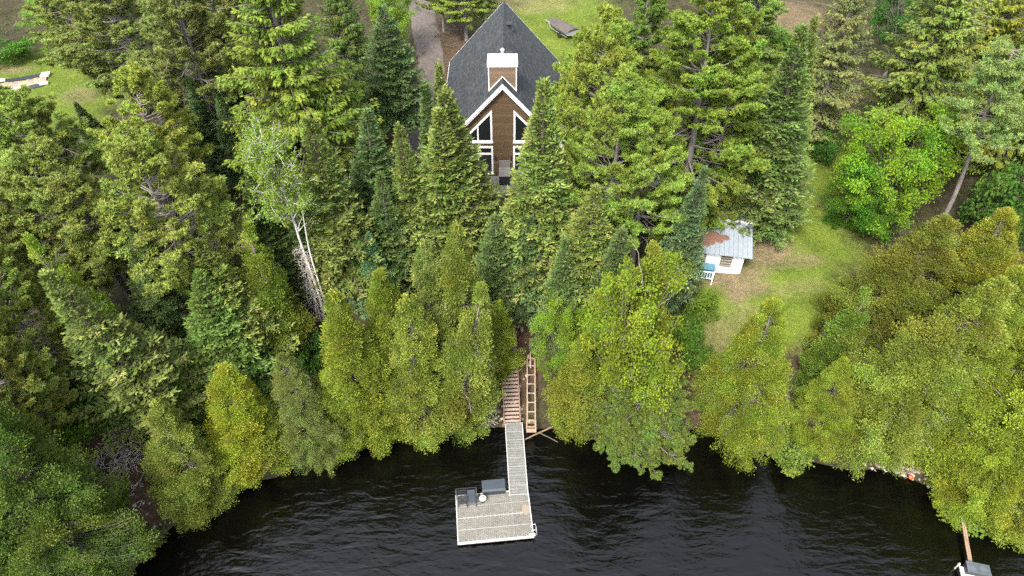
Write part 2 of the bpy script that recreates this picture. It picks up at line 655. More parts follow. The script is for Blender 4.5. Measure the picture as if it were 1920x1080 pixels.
def roof_z(x, off=0.0):
    return RZ - TAN * abs(x) + off


def gable(y, t, b, hw=HW):
    wz = roof_z(hw, -.28)
    return [(-hw, y, b), (hw, y, b), (hw, y, wz), (0, y, roof_z(0, -.28)), (-hw, y, wz)]


w = MB()
w.prism(gable(0, 0, -1.2), (0, .2, 0))
w.prism(gable(LEN - .4, 0, -1.2), (0, .2, 0))
wz = roof_z(HW, -.28)
w.box(-HW, -HW + .2, .2, LEN - .4, -1.2, wz)
w.box(HW - .2, HW, .2, LEN - .4, -1.2, wz)
wall = w.build('wall', SIDING, house)

# roof: two slabs meeting at the ridge, overhanging the front gable by half a metre
y0, y1 = -.45, LEN + .3
r = MB()
for s in (-1, 1):
    r.prism([(0, y0, RZ), (s * EAV, y0, roof_z(EAV)), (s * EAV, y0, roof_z(EAV) - TH), (0, y0, RZ - TH)], (0, y1 - y0, 0))
roof = r.build('roof', SHINGLE, house)
cap = MB()
for k in range(34):
    ya = y0 + .02 + k * (y1 - y0 - .04) / 34
    yb = ya + (y1 - y0) / 34 + .02
    for s in (-1, 1):
        za = RZ + .03 + (.014 if k % 2 else 0)
        cap.prism([(0, ya, za), (s * .17, ya, za - .19), (s * .17, ya, za - .21), (0, ya, za - .04)], (0, yb - ya, 0))
cap.build('ridge_cap', SHINGLE, roof)
# white rake boards (two stepped bands) and frieze
f = MB()
for s in (-1, 1):
    for (ya, d0, d1) in ((y0 - .035, -.02, .30), (y0 + .03, .30, .50)):
        f.prism([(0, ya, RZ - d0), (s * EAV, ya, roof_z(EAV) - d0), (s * EAV, ya, roof_z(EAV) - d1), (0, ya, RZ - d1)], (0, .034, 0))
    f.prism([(0, y1, RZ + .01), (s * EAV, y1, roof_z(EAV) + .01), (s * EAV, y1, roof_z(EAV) - .28), (0, y1, RZ - .28)], (0, .035, 0))
    f.box(min(s * EAV, s * EAV + s * .035), max(s * EAV, s * EAV + s * .035), y0, y1, roof_z(EAV) - .24, roof_z(EAV) - .03)
f.build('rake_board', WHITE, house)
so = MB()
for s in (-1, 1):
    so.prism([(0, y0 + .07, RZ - TH - .28), (s * EAV, y0 + .07, roof_z(EAV) - TH - .28), (s * EAV, y0 + .07, roof_z(EAV) - TH - .31), (0, y0 + .07, RZ - TH - .31)], (0, .48, 0))
so.build('soffit', WHITE, house)

# windows: trapezoids under the slope above, tall patio windows with a transom below
def win_poly(s, xi, xo, zb, zt, y):
    """inner edge xi, outer edge xo; top follows the roof when zt is None"""
    def top(x): return zt if zt is not None else roof_z(x, -1.62)
    return [(s * xi, y, zb), (s * xo, y, zb), (s * xo, y, top(xo)), (s * xi, y, top(xi))]


def frame_from(poly, w_, y, d):
    m = MB()
    n = len(poly)
    c = Vector((sum(p[0] for p in poly) / n, y, sum(p[2] for p in poly) / n))
    ins = []
    for i in range(n):
        p0, p1, p2 = Vector(poly[i - 1]), Vector(poly[i]), Vector(poly[(i + 1) % n])
        a, b = (p0 - p1).normalized(), (p2 - p1).normalized()
        bis = (a + b).normalized()
        sn = max(.2, a.cross(b).length)
        half = math.acos(max(-1, min(1, a.dot(b)))) / 2
        ins.append(p1 + bis * (w_ / math.sin(half)))
    for i in range(n):
        j = (i + 1) % n
        m.prism([poly[i], poly[j], ins[j], ins[i]], (0, d, 0))
    return m, ins


for s in (-1, 1):
    for (xi, xo, zb, zt, nm) in ((.93, 3.35, 3.45, None, 'gable_window'), (.90, 3.6, .12, 2.98, 'patio_window')):
        poly = win_poly(s, xi, xo, zb, zt, -.09)
        fm, ins = frame_from(poly, .155, -.09, .088)
        ztop = lambda x: (zt if zt is not None else roof_z(x, -1.62))
        xm = 2.2 if nm == 'gable_window' else 2.25
        fm.box(min(s * (xm - .06), s * (xm + .06)), max(s * (xm - .06), s * (xm + .06)), -.078, -.004, zb + .15, ztop(xm) - .17)
        if nm == 'patio_window':
            fm.box(min(s * (xi + .15), s * (xo - .15)), max(s * (xi + .15), s * (xo - .15)), -.084, -.004, 2.12, 2.30)
        wdw = fm.build(nm, WHITE, house)
        g = MB().prism([(p[0], -.035, p[2]) for p in ins], (0, .03, 0))
        g.build('pane', GLASS, wdw)
        sl = MB().box(min(s * (xi - .05), s * (xo + .05)), max(s * (xi - .05), s * (xo + .05)), -.17, -.003, zb - .07, zb - .004)
        sl.build('sill', WHITE, wdw)
for s in (-1, 1):
    L = MB().box(s * .72 - .06, s * .72 + .06, -.06, -.003, 1.72, 2.02)
    L.tube([(s * .72, -.06, 1.9), (s * .72, -.16, 1.9)], .03, 8)
    L.tube([(s * .72, -.16, 2.0), (s * .72, -.16, 1.7)], [.05, .075], 10)
    L.build('wall_lamp', CHAR, house)
bd = MB().box(-.88, .88, -.03, -.003, 1.18, 1.30)
bd.build('trim_board', SIDING2, house)

# chimney chase on the ridge: sided box, white corner boards, flashing following the roof, white cap, steel flue
ch = empty("chimney", (0, .7, RZ), 0)
ch.parent = house
cw, cd, cz = 1.16, 1.7, .95
b = MB().box(-cw, cw, 0, cd, -1.9, cz)
cb_ = b.build('chimney_chase', SIDING2, ch)
for sx in (-1, 1):
    t = MB()
    xa, xb = sorted((sx * (cw - .05), sx * (cw + .03)))
    t.box(xa, xb, -.03, .06, -1.9, cz)
    t.box(xa, xb, .0605, cd + .03, -1.9, cz) if False else None
    t.prism([(0, -.045, .11), (sx * (cw - .05), -.045, .11 - TAN * (cw - .05)), (sx * (cw - .05), -.045, .01 - TAN * (cw - .05)), (0, -.045, .01)], (0, .043, 0))
    t.build('corner_trim', WHITE, ch)
c = MB().box(-cw - .10, cw + .10, -.10, cd + .10, cz, cz + .22)
c.prism([(-cw - .02, -.02, cz + .22), (cw + .02, -.02, cz + .22), (cw + .02, cd + .02, cz + .22), (-cw - .02, cd + .02, cz + .22)], (0, 0, .05))
c.build('chimney_cap', WHITE, ch)
fl = MB()
fl.tube([(0, cd * .55, cz + .26), (0, cd * .55, cz + .33)], [.24, .17], 16)
fl.tube([(0, cd * .55, cz + .33), (0, cd * .55, cz + .92)], .115, 16)
fl.tube([(0, cd * .55, cz + .96), (0, cd * .55, cz + 1.04), (0, cd * .55, cz + 1.14)], [.19, .20, .10], 16)
for a in range(4):
    an = a * math.pi / 2
    fl.bar((.1 * math.cos(an), cd * .55 + .1 * math.sin(an), cz + .9), (.15 * math.cos(an), cd * .55 + .15 * math.sin(an), cz + .98), .02)
fl.build('flue', STEEL, ch, smooth=False)
for yv in (5.6, 11.6):
    v = MB()
    x = .46
    z = roof_z(x)
    v.box(x - .26, x + .26, yv - .26, yv + .26, z - .28, z + .20)
    v.prism([(x - .36, yv - .36, z + .20), (x + .36, yv - .36, z + .20), (x + .36, yv + .36, z + .20), (x - .36, yv + .36, z + .20)], (0, 0, .07))
    v.box(x - .30, x + .52, yv - .30, yv + .30, z - .62, z - .30)
    v.build('roof_vent', BLACK, roof, bevel=.02)

# deck before the front gable
dk = MB()
for k in range(26):
    x = -4.6 + k * .36
    dk.box(x, x + .34, -3.1, -.21, -.16, -.10)
dk.box(-4.6, 4.74, -3.06, -2.95, -.42, -.165)
dk.box(-4.6, 4.74, -1.6, -1.5, -.42, -.165)
for x in (-4.4, -1.5, 1.5, 4.4):
    dk.box(x - .07, x + .07, -3.04, -2.9, -2.4, -.425)
dk.build('deck', GREYWOOD, house)
st = MB()
for k in range(5):
    st.box(-.75, .75, -3.45 - .3 * k, -3.12 - .3 * k, -.32 - .19 * k, -.27 - .19 * k)
for x in (-.8, .75):
    st.prism([(x, -3.1, -.2), (x, -4.7, -1.2), (x, -4.7, -1.45), (x, -3.1, -.5)], (.05, 0, 0))
st.build('deck_steps', GREYWOOD, house)

bench = empty('deck_box', (HX + .12, HY - .95, HZ - .095), 0, 'grey plank topped box standing on the deck against the chalet front wall', 'deck box')
b = MB()
for k in range(5):
    b.box(-.52 + k * .21, -.52 + k * .21 + .20, -.75, .62, .98, 1.03)
b.build('lid', GREYWOOD, bench)
b = MB().box(-.48, .48, -.70, .58, .08, .975)
for x in (-.42, .36):
    for y in (-.64, .46):
        b.box(x, x + .07, y, y + .07, 0, .08)
b.build('body', CHAR, bench, bevel=.02)
MB().box(-.50, .50, .63, .69, .5, 1.75).build('back_panel', GREYWOOD, bench, bevel=.01)

# ------------------------------------------------------------------ the shed by the lawn
SH_RZ = R_(-10.5)
sg = 6.35
shed = empty('garden_shed', (17.62 - 1.0, 40.62, sg), SH_RZ, 'small white walled shed with blue grey metal roof at the lawn edge', 'shed')
# local frame: x along the front wall (right end at +1.75), y into depth, z up
xl, xr = -3.0, 1.75
SHEDWHITE = plain('white_shed_paint', (.80, .80, .79), .6, var=.05, scale=5)
TIN = None


def tin_mat():
    m, nt, p, out = nodes('ribbed_blue_grey_tin')
    v = coords(nt)
    n1 = noise(nt, v, 1.6, 6, .7)
    r = ramp(nt, n1, [(.3, (.19, .225, .25)), (.6, (.25, .285, .315)), (.8, (.30, .33, .36))])
    nt.links.new(r.outputs[0], p.inputs['Base Color'])
    p.inputs['Roughness'].default_value = .42
    p.inputs['Metallic'].default_value = .15
    return m


TIN = tin_mat()
TIN_OLD = wood_mat('weathered_tin', (.11, .10, .09), (.30, .32, .33), (5, 1, 1), 2.5)
w = MB()
w.box(xl, xr, 0, .12, -.5, 2.15)
w.prism([(xr, .12, -.5), (xr, 3.0, -.5), (xr, 3.0, 2.95), (xr, .12, 2.2)], (-.12, 0, 0))
w.prism([(xl + .12, .12, -.5), (xl + .12, 3.0, -.5), (xl + .12, 3.0, 2.95), (xl + .12, .12, 2.2)], (-.12, 0, 0))
w.box(xl + .4, xr - .1, 3.0, 7.2, -.5, 3.0)
w.build('wall', SHEDWHITE, shed)


def tin_roof(name, x0, x1, ya, za, yb, zb, mat, pitch=.34):
    m = MB()
    m.prism([(x0, ya, za), (x0, yb, zb), (x0, yb, zb - .05), (x0, ya, za - .05)], (x1 - x0, 0, 0))
    n = int((x1 - x0) / pitch)
    sl = (zb - za) / (yb - ya)
    for k in range(n + 1):
        x = x0 + .015 + k * (x1 - x0 - .05) / n
        m.prism([(x, ya - .01, za + .004), (x + .05, ya - .01, za + .004), (x + .038, ya - .01, za + .05), (x + .012, ya - .01, za + .05)], (0, yb - ya, zb - za))
    return m.build(name, mat, shed)


lean = tin_roof('roof', xl - .2, xr + .45, -.55, 2.18, 2.85, 3.02, TIN)
main = tin_roof('upper_roof', xl + .3, xr + .42, 2.78, 3.16, 4.3, 3.62, TIN)
rear = tin_roof('rear_roof', xl + .3, xr + .40, 4.31, 3.60, 7.5, 3.1, TIN_OLD)
g = MB().box(xl + .3, xr + .42, 2.66, 2.775, 3.03, 3.17)
g.box(xr - .08, xr + .04, 2.60, 2.72, 2.86, 3.03)
g.build('gutter', WHITE, shed)
for x in (-1.62, .42):
    fm, ins = frame_from([(x - .52, -.05, .45), (x + .52, -.05, .45), (x + .52, -.05, 1.92), (x - .52, -.05, 1.92)], .07, -.05, .049)
    wd = fm.build('window', WHITE, shed)
    MB().box(x - .45, x + .45, -.012, -.004, .5, 1.86).build('pane', GLASS, wd)
    sl = MB()
    for k in range(5):
        z = .58 + k * .27
        sl.prism([(x - .44, -.045, z), (x - .44, -.013, z + .05), (x - .44, -.013, z + .17), (x - .44, -.045, z + .12)], (.88, 0, 0))
    sl.build('louvre', plain('dull_louvre_glass', (.22, .20, .16), .3, var=.2), wd)
lf = MB()
k_ = 26
cx, cy = -1.15, .95
pts = []
for i in range(k_):
    a = 2 * math.pi * i / k_
    rr = 1 + .22 * math.sin(3 * a + 1) + .13 * math.sin(7 * a) + .10 * math.sin(11 * a + 2)
    px_, py_ = cx + 1.30 * rr * math.cos(a), cy + .72 * rr * math.sin(a)
    pts.append((px_, py_, 2.18 + (py_ + .55) * (.84 / 3.4) + .02))
zc = 2.18 + (cy + .55) * (.84 / 3.4) + .12
lf.add(pts + [(cx + .8 * (p[0] - cx), cy + .8 * (p[1] - cy), p[2] + .05 - .8 * 0 + .02) for p in pts] + [(cx, cy, zc)],
       [(i, (i + 1) % k_, k_ + (i + 1) % k_, k_ + i) for i in range(k_)] + [(k_ + i, k_ + (i + 1) % k_, 2 * k_) for i in range(k_)])
o = lf.build('leaf_litter', wood_mat('rusty_needles', (.10, .045, .028), (.25, .125, .08), (3, 3, 3), 4), lean)
sd = shed.matrix_basis


def on_shed(x, y, z):
    c_, s_ = math.cos(SH_RZ), math.sin(SH_RZ)
    return (shed.location[0] + x * c_ - y * s_, shed.location[1] + x * s_ + y * c_, sg + z)


bx_ = empty('storage_bin', on_shed(-.95, -.55, .18), SH_RZ, 'blue lidded bin against the white shed wall', 'storage bin')
MB().box(-.55, .55, -.32, .32, -.25, .62).build('body', plain('blue_paint', (.05, .13, .19), .45, var=.1), bx_, bevel=.03)
MB().box(-.60, .60, -.37, .37, .625, .70).build('lid', plain('blue_lid', (.08, .19, .27), .4, var=.1), bx_, bevel=.02)
bk = empty('black_bin', on_shed(-2.05, -.5, .18), SH_RZ, 'black tub beside the blue bin in front of the shed', 'tub')
MB().tube([(0, 0, -.25), (0, 0, .6), (0, 0, .62)], [.36, .44, .46], 16).build('body', BLACK, bk)
MB().tube([(0, 0, .625), (0, 0, .70)], [.47, .43], 16).build('lid', BLACK, bk)
fe = empty('white_railing', on_shed(-1.75, -1.25, 0.0), SH_RZ, 'low white picket railing standing before the shed bins', 'railing')
MB().box(-1.45, 1.25, -.03, .03, .82, .90).box(-1.45, 1.25, -.03, .03, .16, .23).build('rail', WHITE, fe)
for k in range(14):
    x = -1.4 + k * .2
    MB().box(x - .028, x + .028, -.022, .022, .232, .818).build('picket', WHITE, fe)
for x in (-1.5, 1.28):
    MB().box(x - .045, x + .045, -.05, .05, -.6, .98).build('post', WHITE, fe)
MB().bar((-1.3, -.06, .15), (-.4, -.06, .86), .04).build('brace', WHITE, fe)
pa, pb = ground(1408, 433), ground(1421, 453)
pl = MB().tube([(pa[0], pa[1], pa[2] + .55), (pb[0], pb[1], pb[2] + .05)], .045, 8)
o = pl.build('white_pole', WHITE)
tag(o, 'white pole lying on the grass at the right side of the shed', 'pole')

# ------------------------------------------------------------------ dock, gangway, stairs


def dock_mat(name, a, b, pitch, rowh):
    m, nt, p, out = nodes(name)
    tc = nt.nodes.new('ShaderNodeTexCoord')
    br = nt.nodes.new('ShaderNodeTexBrick')
    nt.links.new(tc.outputs['Object'], br.inputs['Vector'])
    br.inputs['Scale'].default_value = 1
    br.inputs['Brick Width'].default_value = pitch
    br.inputs['Row Height'].default_value = rowh
    br.inputs['Mortar Size'].default_value = .018
    br.inputs['Mortar Smooth'].default_value = .4
    br.inputs['Color1'].default_value = (*a, 1)
    br.inputs['Color2'].default_value = (*b, 1)
    br.inputs['Mortar'].default_value = (a[0] * .34, a[1] * .34, a[2] * .33, 1)
    n1 = noise(nt, tc.outputs['Object'], 1.1, 6, .7)
    rr = ramp(nt, n1, [(.3, (.82, .80, .76)), (.65, (1.08, 1.07, 1.05))])
    c = mixc(nt, 1.0, br.outputs['Color'], rr.outputs[0], 'MULTIPLY')
    nt.links.new(c, p.inputs['Base Color'])
    p.inputs['Roughness'].default_value = .6
    bump(nt, p, br.outputs['Fac'], -.4, .02)
    return m


DOCKTOP = dock_mat('grey_slotted_decking', (.160, .153, .137), (.222, .213, .193), .26, .085)
GANGTOP = dock_mat('pale_slotted_grating', (.175, .178, .17), (.232, .236, .228), .075, .22)
DOCKRIB = plain('pale_deck_seam', (.33, .32, .30), .6, var=.06)
FLOAT = plain('black_float_drum', (.02, .02, .022), .55)
ALU = plain('white_aluminium_edge', (.43, .42, .40), .45, var=.06)

ang = math.atan2(24.36 - 23.87, 5.11)
dock = empty('floating_dock', (-3.60, 20.62, 0), ang * .92 + R_(.6), 'pale grey slotted swim platform floating at the end of the gangway', 'floating dock')
LX, LY = 5.08, 3.36
nb = 4
for k in range(nb):
    ya, yb = k * LY / nb + .012, (k + 1) * LY / nb - .012
    MB().box(.05, LX - .05, ya, yb, .36, .45).build('deck_panel', DOCKTOP, dock)
e = MB()
e.box(-.02, LX + .02, -.09, 0, .25, .475)
e.box(-.02, LX + .02, LY, LY + .07, .25, .47)
e.box(-.02, .05, 0, LY, .25, .47)
e.box(LX - .05, LX + .02, 0, LY, .25, .47)
e.build('edge_beam', ALU, dock, bevel=.01)
sm = MB()
for k in (1, 3):
    sm.box(.05, LX - .05, k * LY / nb - .011, k * LY / nb + .011, .36, .456)
yc = 2 * LY / nb
sm.box(.06, LX - .06, yc - .017, yc + .017, .40, .462)
for k in range(15):
    x = .5 + k * .30
    sm.box(x, x + .024, yc - .13, yc + .12, .40, .4585)
    sm.box(x - .1, x - .076, .03, .16, .40, .4585)
for x in (1.27, 3.81):
    sm.box(x - .005, x + .005, .05, LY - .05, .40, .4545)
sm.build('deck_seam', DOCKRIB, dock)
for k in range(7):
    for y in (.02, LY - .75):
        MB().box(.15 + k * .70, .68 + k * .70, y, y + .7, -.25, .248).build('float_drum', FLOAT, dock, bevel=.06)
ld = MB()
for y in (.22, .62):
    ld.tube([(LX - .15, y, .47), (LX - .12, y, .75), (LX + .16, y, .78), (LX + .24, y, .4), (LX + .24, y, -.5)], .024, 8)
for z in (.1, -.2, .36):
    ld.tube([(LX + .24, .22, z), (LX + .24, .62, z)], .022, 8)
ld.build('swim_ladder', ALU, dock)
MB().box(LX - .32, LX + .12, -.10, .10, .48, .66).build('corner_bumper', ALU, dock, bevel=.05)
stn = MB()
rs = np.random.default_rng(4)
pts = []
for i in range(18):
    a = 2 * math.pi * i / 18
    rr = .8 + .3 * rs.random()
    pts.append((LX - .34 + .26 * rr * math.cos(a), 1.9 + .42 * rr * math.sin(a), .4655))
stn.add(pts, [tuple(range(18))])
_sm, _nt, _p, _o = nodes('rust_stain')
_n = noise(_nt, coords(_nt), 5, 5, .7)
_r = ramp(_nt, _n, [(.35, (.20, .178, .150)), (.7, (.215, .155, .10))])
_nt.links.new(_r.outputs[0], _p.inputs['Base Color'])
stn.build('rust_stain', _sm, dock)


def on_dock(x, y, z=.46):
    a = dock.rotation_euler[2]
    return (dock.location[0] + x * math.cos(a) - y * math.sin(a), dock.location[1] + x * math.sin(a) + y * math.cos(a), z)


DA = dock.rotation_euler[2]
# dock locker with sloping lid
lk = empty('dock_locker', on_dock(2.68, LY + .16), DA, 'slate grey storage locker with flat lid beside the gangway foot', 'storage box')
MB().box(-.78, .78, -.30, .50, -.15, .50).build('body', CHAR, lk, bevel=.03)
MB().prism([(-.82, -.34, .505), (-.82, .54, .505), (-.82, .54, .60), (-.82, -.20, .60), (-.82, -.34, .555)], (1.64, 0, 0)).build('lid', SLATEBOX, lk, bevel=.015)

# garden seats facing the lake behind a rail
rl = empty('dock_railing', on_dock(.05, LY + .02), DA, 'dark grey metal railing at the back corner of the dock', 'railing')
for x in (.0, .68, 1.40):
    MB().bar((x, 0, 0), (x, 0, .95), .045).build('post', CHAR, rl)
m_ = MB()
for z in (.95, .72, .42, .16):
    m_.bar((0, 0, z), (1.42, 0, z), .045 if z > .9 else .03)
m_.bar((0, 0, .93), (0, -.62, .5), .035)
m_.bar((1.40, 0, .93), (1.40, -.62, .5), .035)
m_.build('rail', CHAR, rl)


def chair(name, x, y, label, solid):
    c = empty(name, on_dock(x, y), DA, label, 'garden chair', 'garden chairs on the dock')
    for sx in (-1, 1):
        for (ya, yb) in ((-.28, -.30), (.26, .32)):
            MB().bar((sx * .27, ya, .42), (sx * .29, yb, 0), .035).build('leg', CHAR, c)
        MB().bar((sx * .31, -.28, .62), (sx * .31, .30, .66), .05, .03).bar((sx * .31, -.26, .42), (sx * .31, -.26, .62), .03).build('armrest', CHAR, c)
    s_ = MB()
    b_ = MB()
    if solid:
        s_.box(-.28, .28, -.30, .27, .38, .50)
        b_.prism([(-.28, .24, .48), (-.28, .34, .46), (-.28, .46, .98), (-.28, .36, 1.0)], (.56, 0, 0))
        s_.build('seat', SLATEBOX, c, bevel=.04)
        b_.build('backrest', SLATEBOX, c, bevel=.03)
    else:
        for k in range(7):
            yk = -.30 + k * .09
            s_.box(-.28, .28, yk, yk + .04, .40, .425)
        s_.box(-.29, -.255, -.31, .30, .375, .398).box(.255, .29, -.31, .30, .375, .398)
        for k in range(7):
            xk = -.27 + k * .082
            b_.bar((xk, .28, .44), (xk, .42, .96), .03)
        b_.bar((-.3, .42, .97), (.3, .42, .97), .045)
        s_.build('seat', CHAR, c)
        b_.build('backrest', CHAR, c)
    return c


chair('garden_chair', .46, LY - .55, 'open slatted dark garden chair in the dock corner', False)
chair('garden_chair', 1.10, LY - .60, 'solid dark padded garden chair beside the slatted one on the dock', True)
tb = empty('side_table', on_dock(1.86, LY - .58), DA, 'small round white side table on the dock beside the chairs', 'side table')
MB().disc((0, 0), .24, .44, .47, 24).build('table_top', plain('cream_plastic', (.50, .45, .40), .5, var=.05), tb, bevel=.008)
MB().tube([(0, 0, 0.03), (0, 0, .438)], .03, 8).disc((0, 0), .15, 0, .03).build('pedestal', CHAR, tb)
cu = MB().tube([(0, 0, 0), (0, 0, .1)], [.035, .045], 12)
o = cu.build('cup', BLACK)
o.location = on_dock(1.89, LY - .52, .46 + .472)
tag(o, 'dark cup standing on the round white side table', 'cup')
lb = empty('mooring_bracket', on_dock(1.62, LY - .28), DA, 'dark L shaped metal bar behind the round white side table', 'metal bar')
MB().bar((0, .32, .05), (0, -.10, .05), .08, .1).bar((.04, -.10, .06), (.52, -.10, .06), .08, .1).build('bar', BLACK, lb)

# gangway from the stairs down to the dock
ga, gb = np.array([.125, 29.85]), np.array([.475, 24.05])
gd = gb - ga
gl = float(np.linalg.norm(gd))
grz = math.atan2(gd[1], gd[0]) + math.pi / 2
gw = empty('gangway', (ga[0], ga[1], .62), grz, 'long pale grey grated gangway leading from the stairs to the dock', 'gangway')
# local -y runs towards the lake
n = 8
for k in range(n):
    ya, yb = -gl * (k + 1) / n + .012, -gl * k / n - .012
    MB().prism([(-.60, ya, .04 + ya * .022), (.60, ya, .04 + ya * .022), (.60, yb, .04 + yb * .022), (-.60, yb, .04 + yb * .022)], (0, 0, .05)).build('grating_panel', GANGTOP, gw)
for sx in (-1, 1):
    MB().bar((sx * .64, 0, 0.03), (sx * .64, -gl, .03 - gl * .022), .06, .17).build('side_beam', ALU, gw)
sm = MB()
for k in range(n + 1):
    y = -gl * k / n
    sm.box(-.60, .60, y - .011, y + .011, .02 + y * .022, .096 + y * .022)
sm.build('cross_seam', DOCKRIB, gw)

# wooden stairs up the bank
s0 = np.array([0.02, 29.95, .62])
slope = .62
NS = 36
run, rise = .245, .150
stair = empty('wooden_stairs', tuple(s0), R_(3.0), 'weathered wooden stairs climbing from the gangway up the bank under the cedar', 'stairs')
for k in range(NS):
    y = k * run
    z = k * rise + .06
    MB().box(-.56, .56, y, y + .185, z, z + .04).build('tread', STAIRWOOD, stair)
    MB().box(-.50, .50, y + .155, y + .18, z - .05, z + .03).build('riser', STAIRSIDE, stair) if k % 3 == 0 else None
for sx in (-1, 1):
    x = sx * .605
    L_ = NS * run
    MB().prism([(x - .03, -.1, -.12), (x - .03, L_, L_ * rise / run - .10), (x - .03, L_, L_ * rise / run + .13), (x - .03, -.1, .10)], (.06, 0, 0)).build('stringer', STAIRSIDE, stair)
    for k in (1, 8, 16, 24, 32):
        MB().box(x + sx * .035 - .04, x + sx * .035 + .04, k * run - .05, k * run + .05, k * rise - 1.1, k * rise + (.42 if k in (1, 8) else .25)).build('post', STAIRSIDE, stair)
MB().bar((-.605, .2, .12), (-.605, NS * run - .2, NS * rise + .12), .05, .04).build('kick_rail', STAIRWOOD, stair)

# boat slide: a ladder-like timber track with a small carriage at its foot
t0, t1 = atz(996, 806, .9), ground(995, 680)
track = empty('timber_track', (t0[0], t0[1], .85), R_(-.5), 'ladder like orange timber track lying up the bank right of the stairs', 'timber track')
tl = float(t1[1] - t0[1])
tz = float(t1[2] + .45 - .85)
for sx in (-1, 1):
    MB().bar((sx * .30, 0, 0), (sx * .30, tl, tz), .075, .11).build('side_rail', RAILWOOD, track)
for k in range(7):
    q = .12 + k * .13
    MB().bar((-.265, q * tl, q * tz + .01), (.265, q * tl, q * tz + .01), .055, .05).build('rung', plain('pale_rung', (.38, .32, .26), .7), track)
for sx in (-1, 1):
    for q in (.15, .6, .97):
        MB().box(sx * .30 - .04, sx * .30 + .04, q * tl - .045, q * tl + .045, q * tz - 1.0, q * tz - .06).build('post', RAILWOOD, track)
tf = MB().bar((-.31, tl + .02, tz + .05), (.31, tl + .02, tz + .05), .07, .09).bar((-.05, tl - .75, tz * (1 - .75 / tl) + .12), (-.05, tl + .35, tz + .32), .09, .05)
tf.box(-.33, -.12, tl + .03, tl + .22, tz - .05, tz + .28)
tf.build('top_frame', RAILWOOD, track)
cr = empty('track_carriage', (t0[0], t0[1] - .05, .86), R_(-.5), 'small orange wooden cart at the foot of the timber track', 'cart')
MB().box(-.37, .37, -.22, -.15, .10, .48).build('front_board', RAILWOOD, cr)
MB().box(-.37, .37, .50, .57, .18, .62).build('back_board', RAILWOOD, cr)
for sx in (-1, 1):
    MB().box(sx * .335 - .035, sx * .335 + .035, -.148, .498, .10, .42).build('side_board', RAILWOOD, cr)
MB().box(-.30, .30, .08, .14, .22, .40).box(-.30, .30, -.12, -.06, .22, .36).build('cross_board', RAILWOOD, cr)
MB().tube([(.02 + .09 * math.cos(a), .32, .60 + .12 * math.sin(a)) for a in np.linspace(0, 2 * math.pi, 13)], .02, 6).build('pulling_ring', BLACK, cr)

for a_, b_, rad, lb_ in (((972, 830), (1034, 801), .055, 'bare brown pole leaning from the bank into the water by the timber track'),
                         ((1046, 829), (1012, 812), .03, 'short dark pole lying behind the bare brown pole at the shore')):
    A, B = atz(*a_, .08), atz(*b_, .55)
    o = MB().tube([A, (A + B) / 2 + np.array([0, 0, .05]), B], [rad, rad * 1.1, rad * 1.2], 8).build('fallen_pole', POLEWOOD if rad > .035 else M['bark'])
    tag(o, lb_, 'pole', 'poles by the stairs')

# neighbour's small float with its plank at the right
A, B = atz(1797, 928, .45), atz(1819, 1053, .45)
plank = MB()
dd = (B - A) / np.linalg.norm(B - A)
pn = np.array([-dd[1], dd[0], 0])
pkl = []
for off, w_ in ((-.068, .11), (.062, .12)):
    plank.bar(A + pn * off, B + pn * off, w_, .08)
o = plank.build('plank', wood_mat('rusty_walk_plank', (.22, .10, .05), (.50, .38, .27), (1, .45, 1), 1.3))
tag(o, 'narrow rusty brown plank reaching from the stony shore to the small float', 'plank')
fl2 = empty('small_float', tuple(atz(1828, 1085, .35)), R_(-13), 'small white edged float under the slate grey box at the frame edge', 'float')
MB().box(-.85, .85, -1.6, .62, .0, .10).build('deck_panel', ALU, fl2, bevel=.02)
MB().box(-.8, .8, -1.5, .55, -.55, -.003).build('float_drum', FLOAT, fl2, bevel=.05)
bx2 = empty('float_box', tuple(atz(1828, 1072, .46)), R_(-13), 'slate grey lidded box standing at the end of the rusty plank', 'storage box')
MB().box(-.66, .66, -.30, .32, .0, .46).build('body', CHAR, bx2, bevel=.03)
MB().box(-.70, .70, -.34, .36, .465, .54).build('lid', plain('worn_slate_lid', (.085, .10, .115), .45, var=.25, scale=2.5), bx2, bevel=.02)
lp = atz(1796, 1058, .5)
lm = MB().tube([(lp[0], lp[1] - .05, .0), (lp[0], lp[1] - .05, .62)], .05, 10).tube([(lp[0], lp[1] - .05, .62), (lp[0], lp[1] - .05, .74)], [.09, .05], 10)
o = lm.build('mooring_post', plain('dull_post', (.38, .34, .30), .6))
tag(o, 'short pale mooring post at the left side of the slate grey box', 'mooring post')

# orange ring at the stony shore
g = ground(1705, 899)
rg = MB().tube([(.13 * math.cos(a), .13 * math.sin(a), 0) for a in np.linspace(0, 2 * math.pi, 17)], .05, 8)
o = rg.build('ring_float', plain('orange_plastic', (.75, .07, .01), .4, var=.05))
o.location = (g[0], g[1], max(g[2], 0) + .25)
o.rotation_euler = (R_(25), 0, 0)
tag(o, 'small orange ring float lying beside the shore stones', 'ring float')

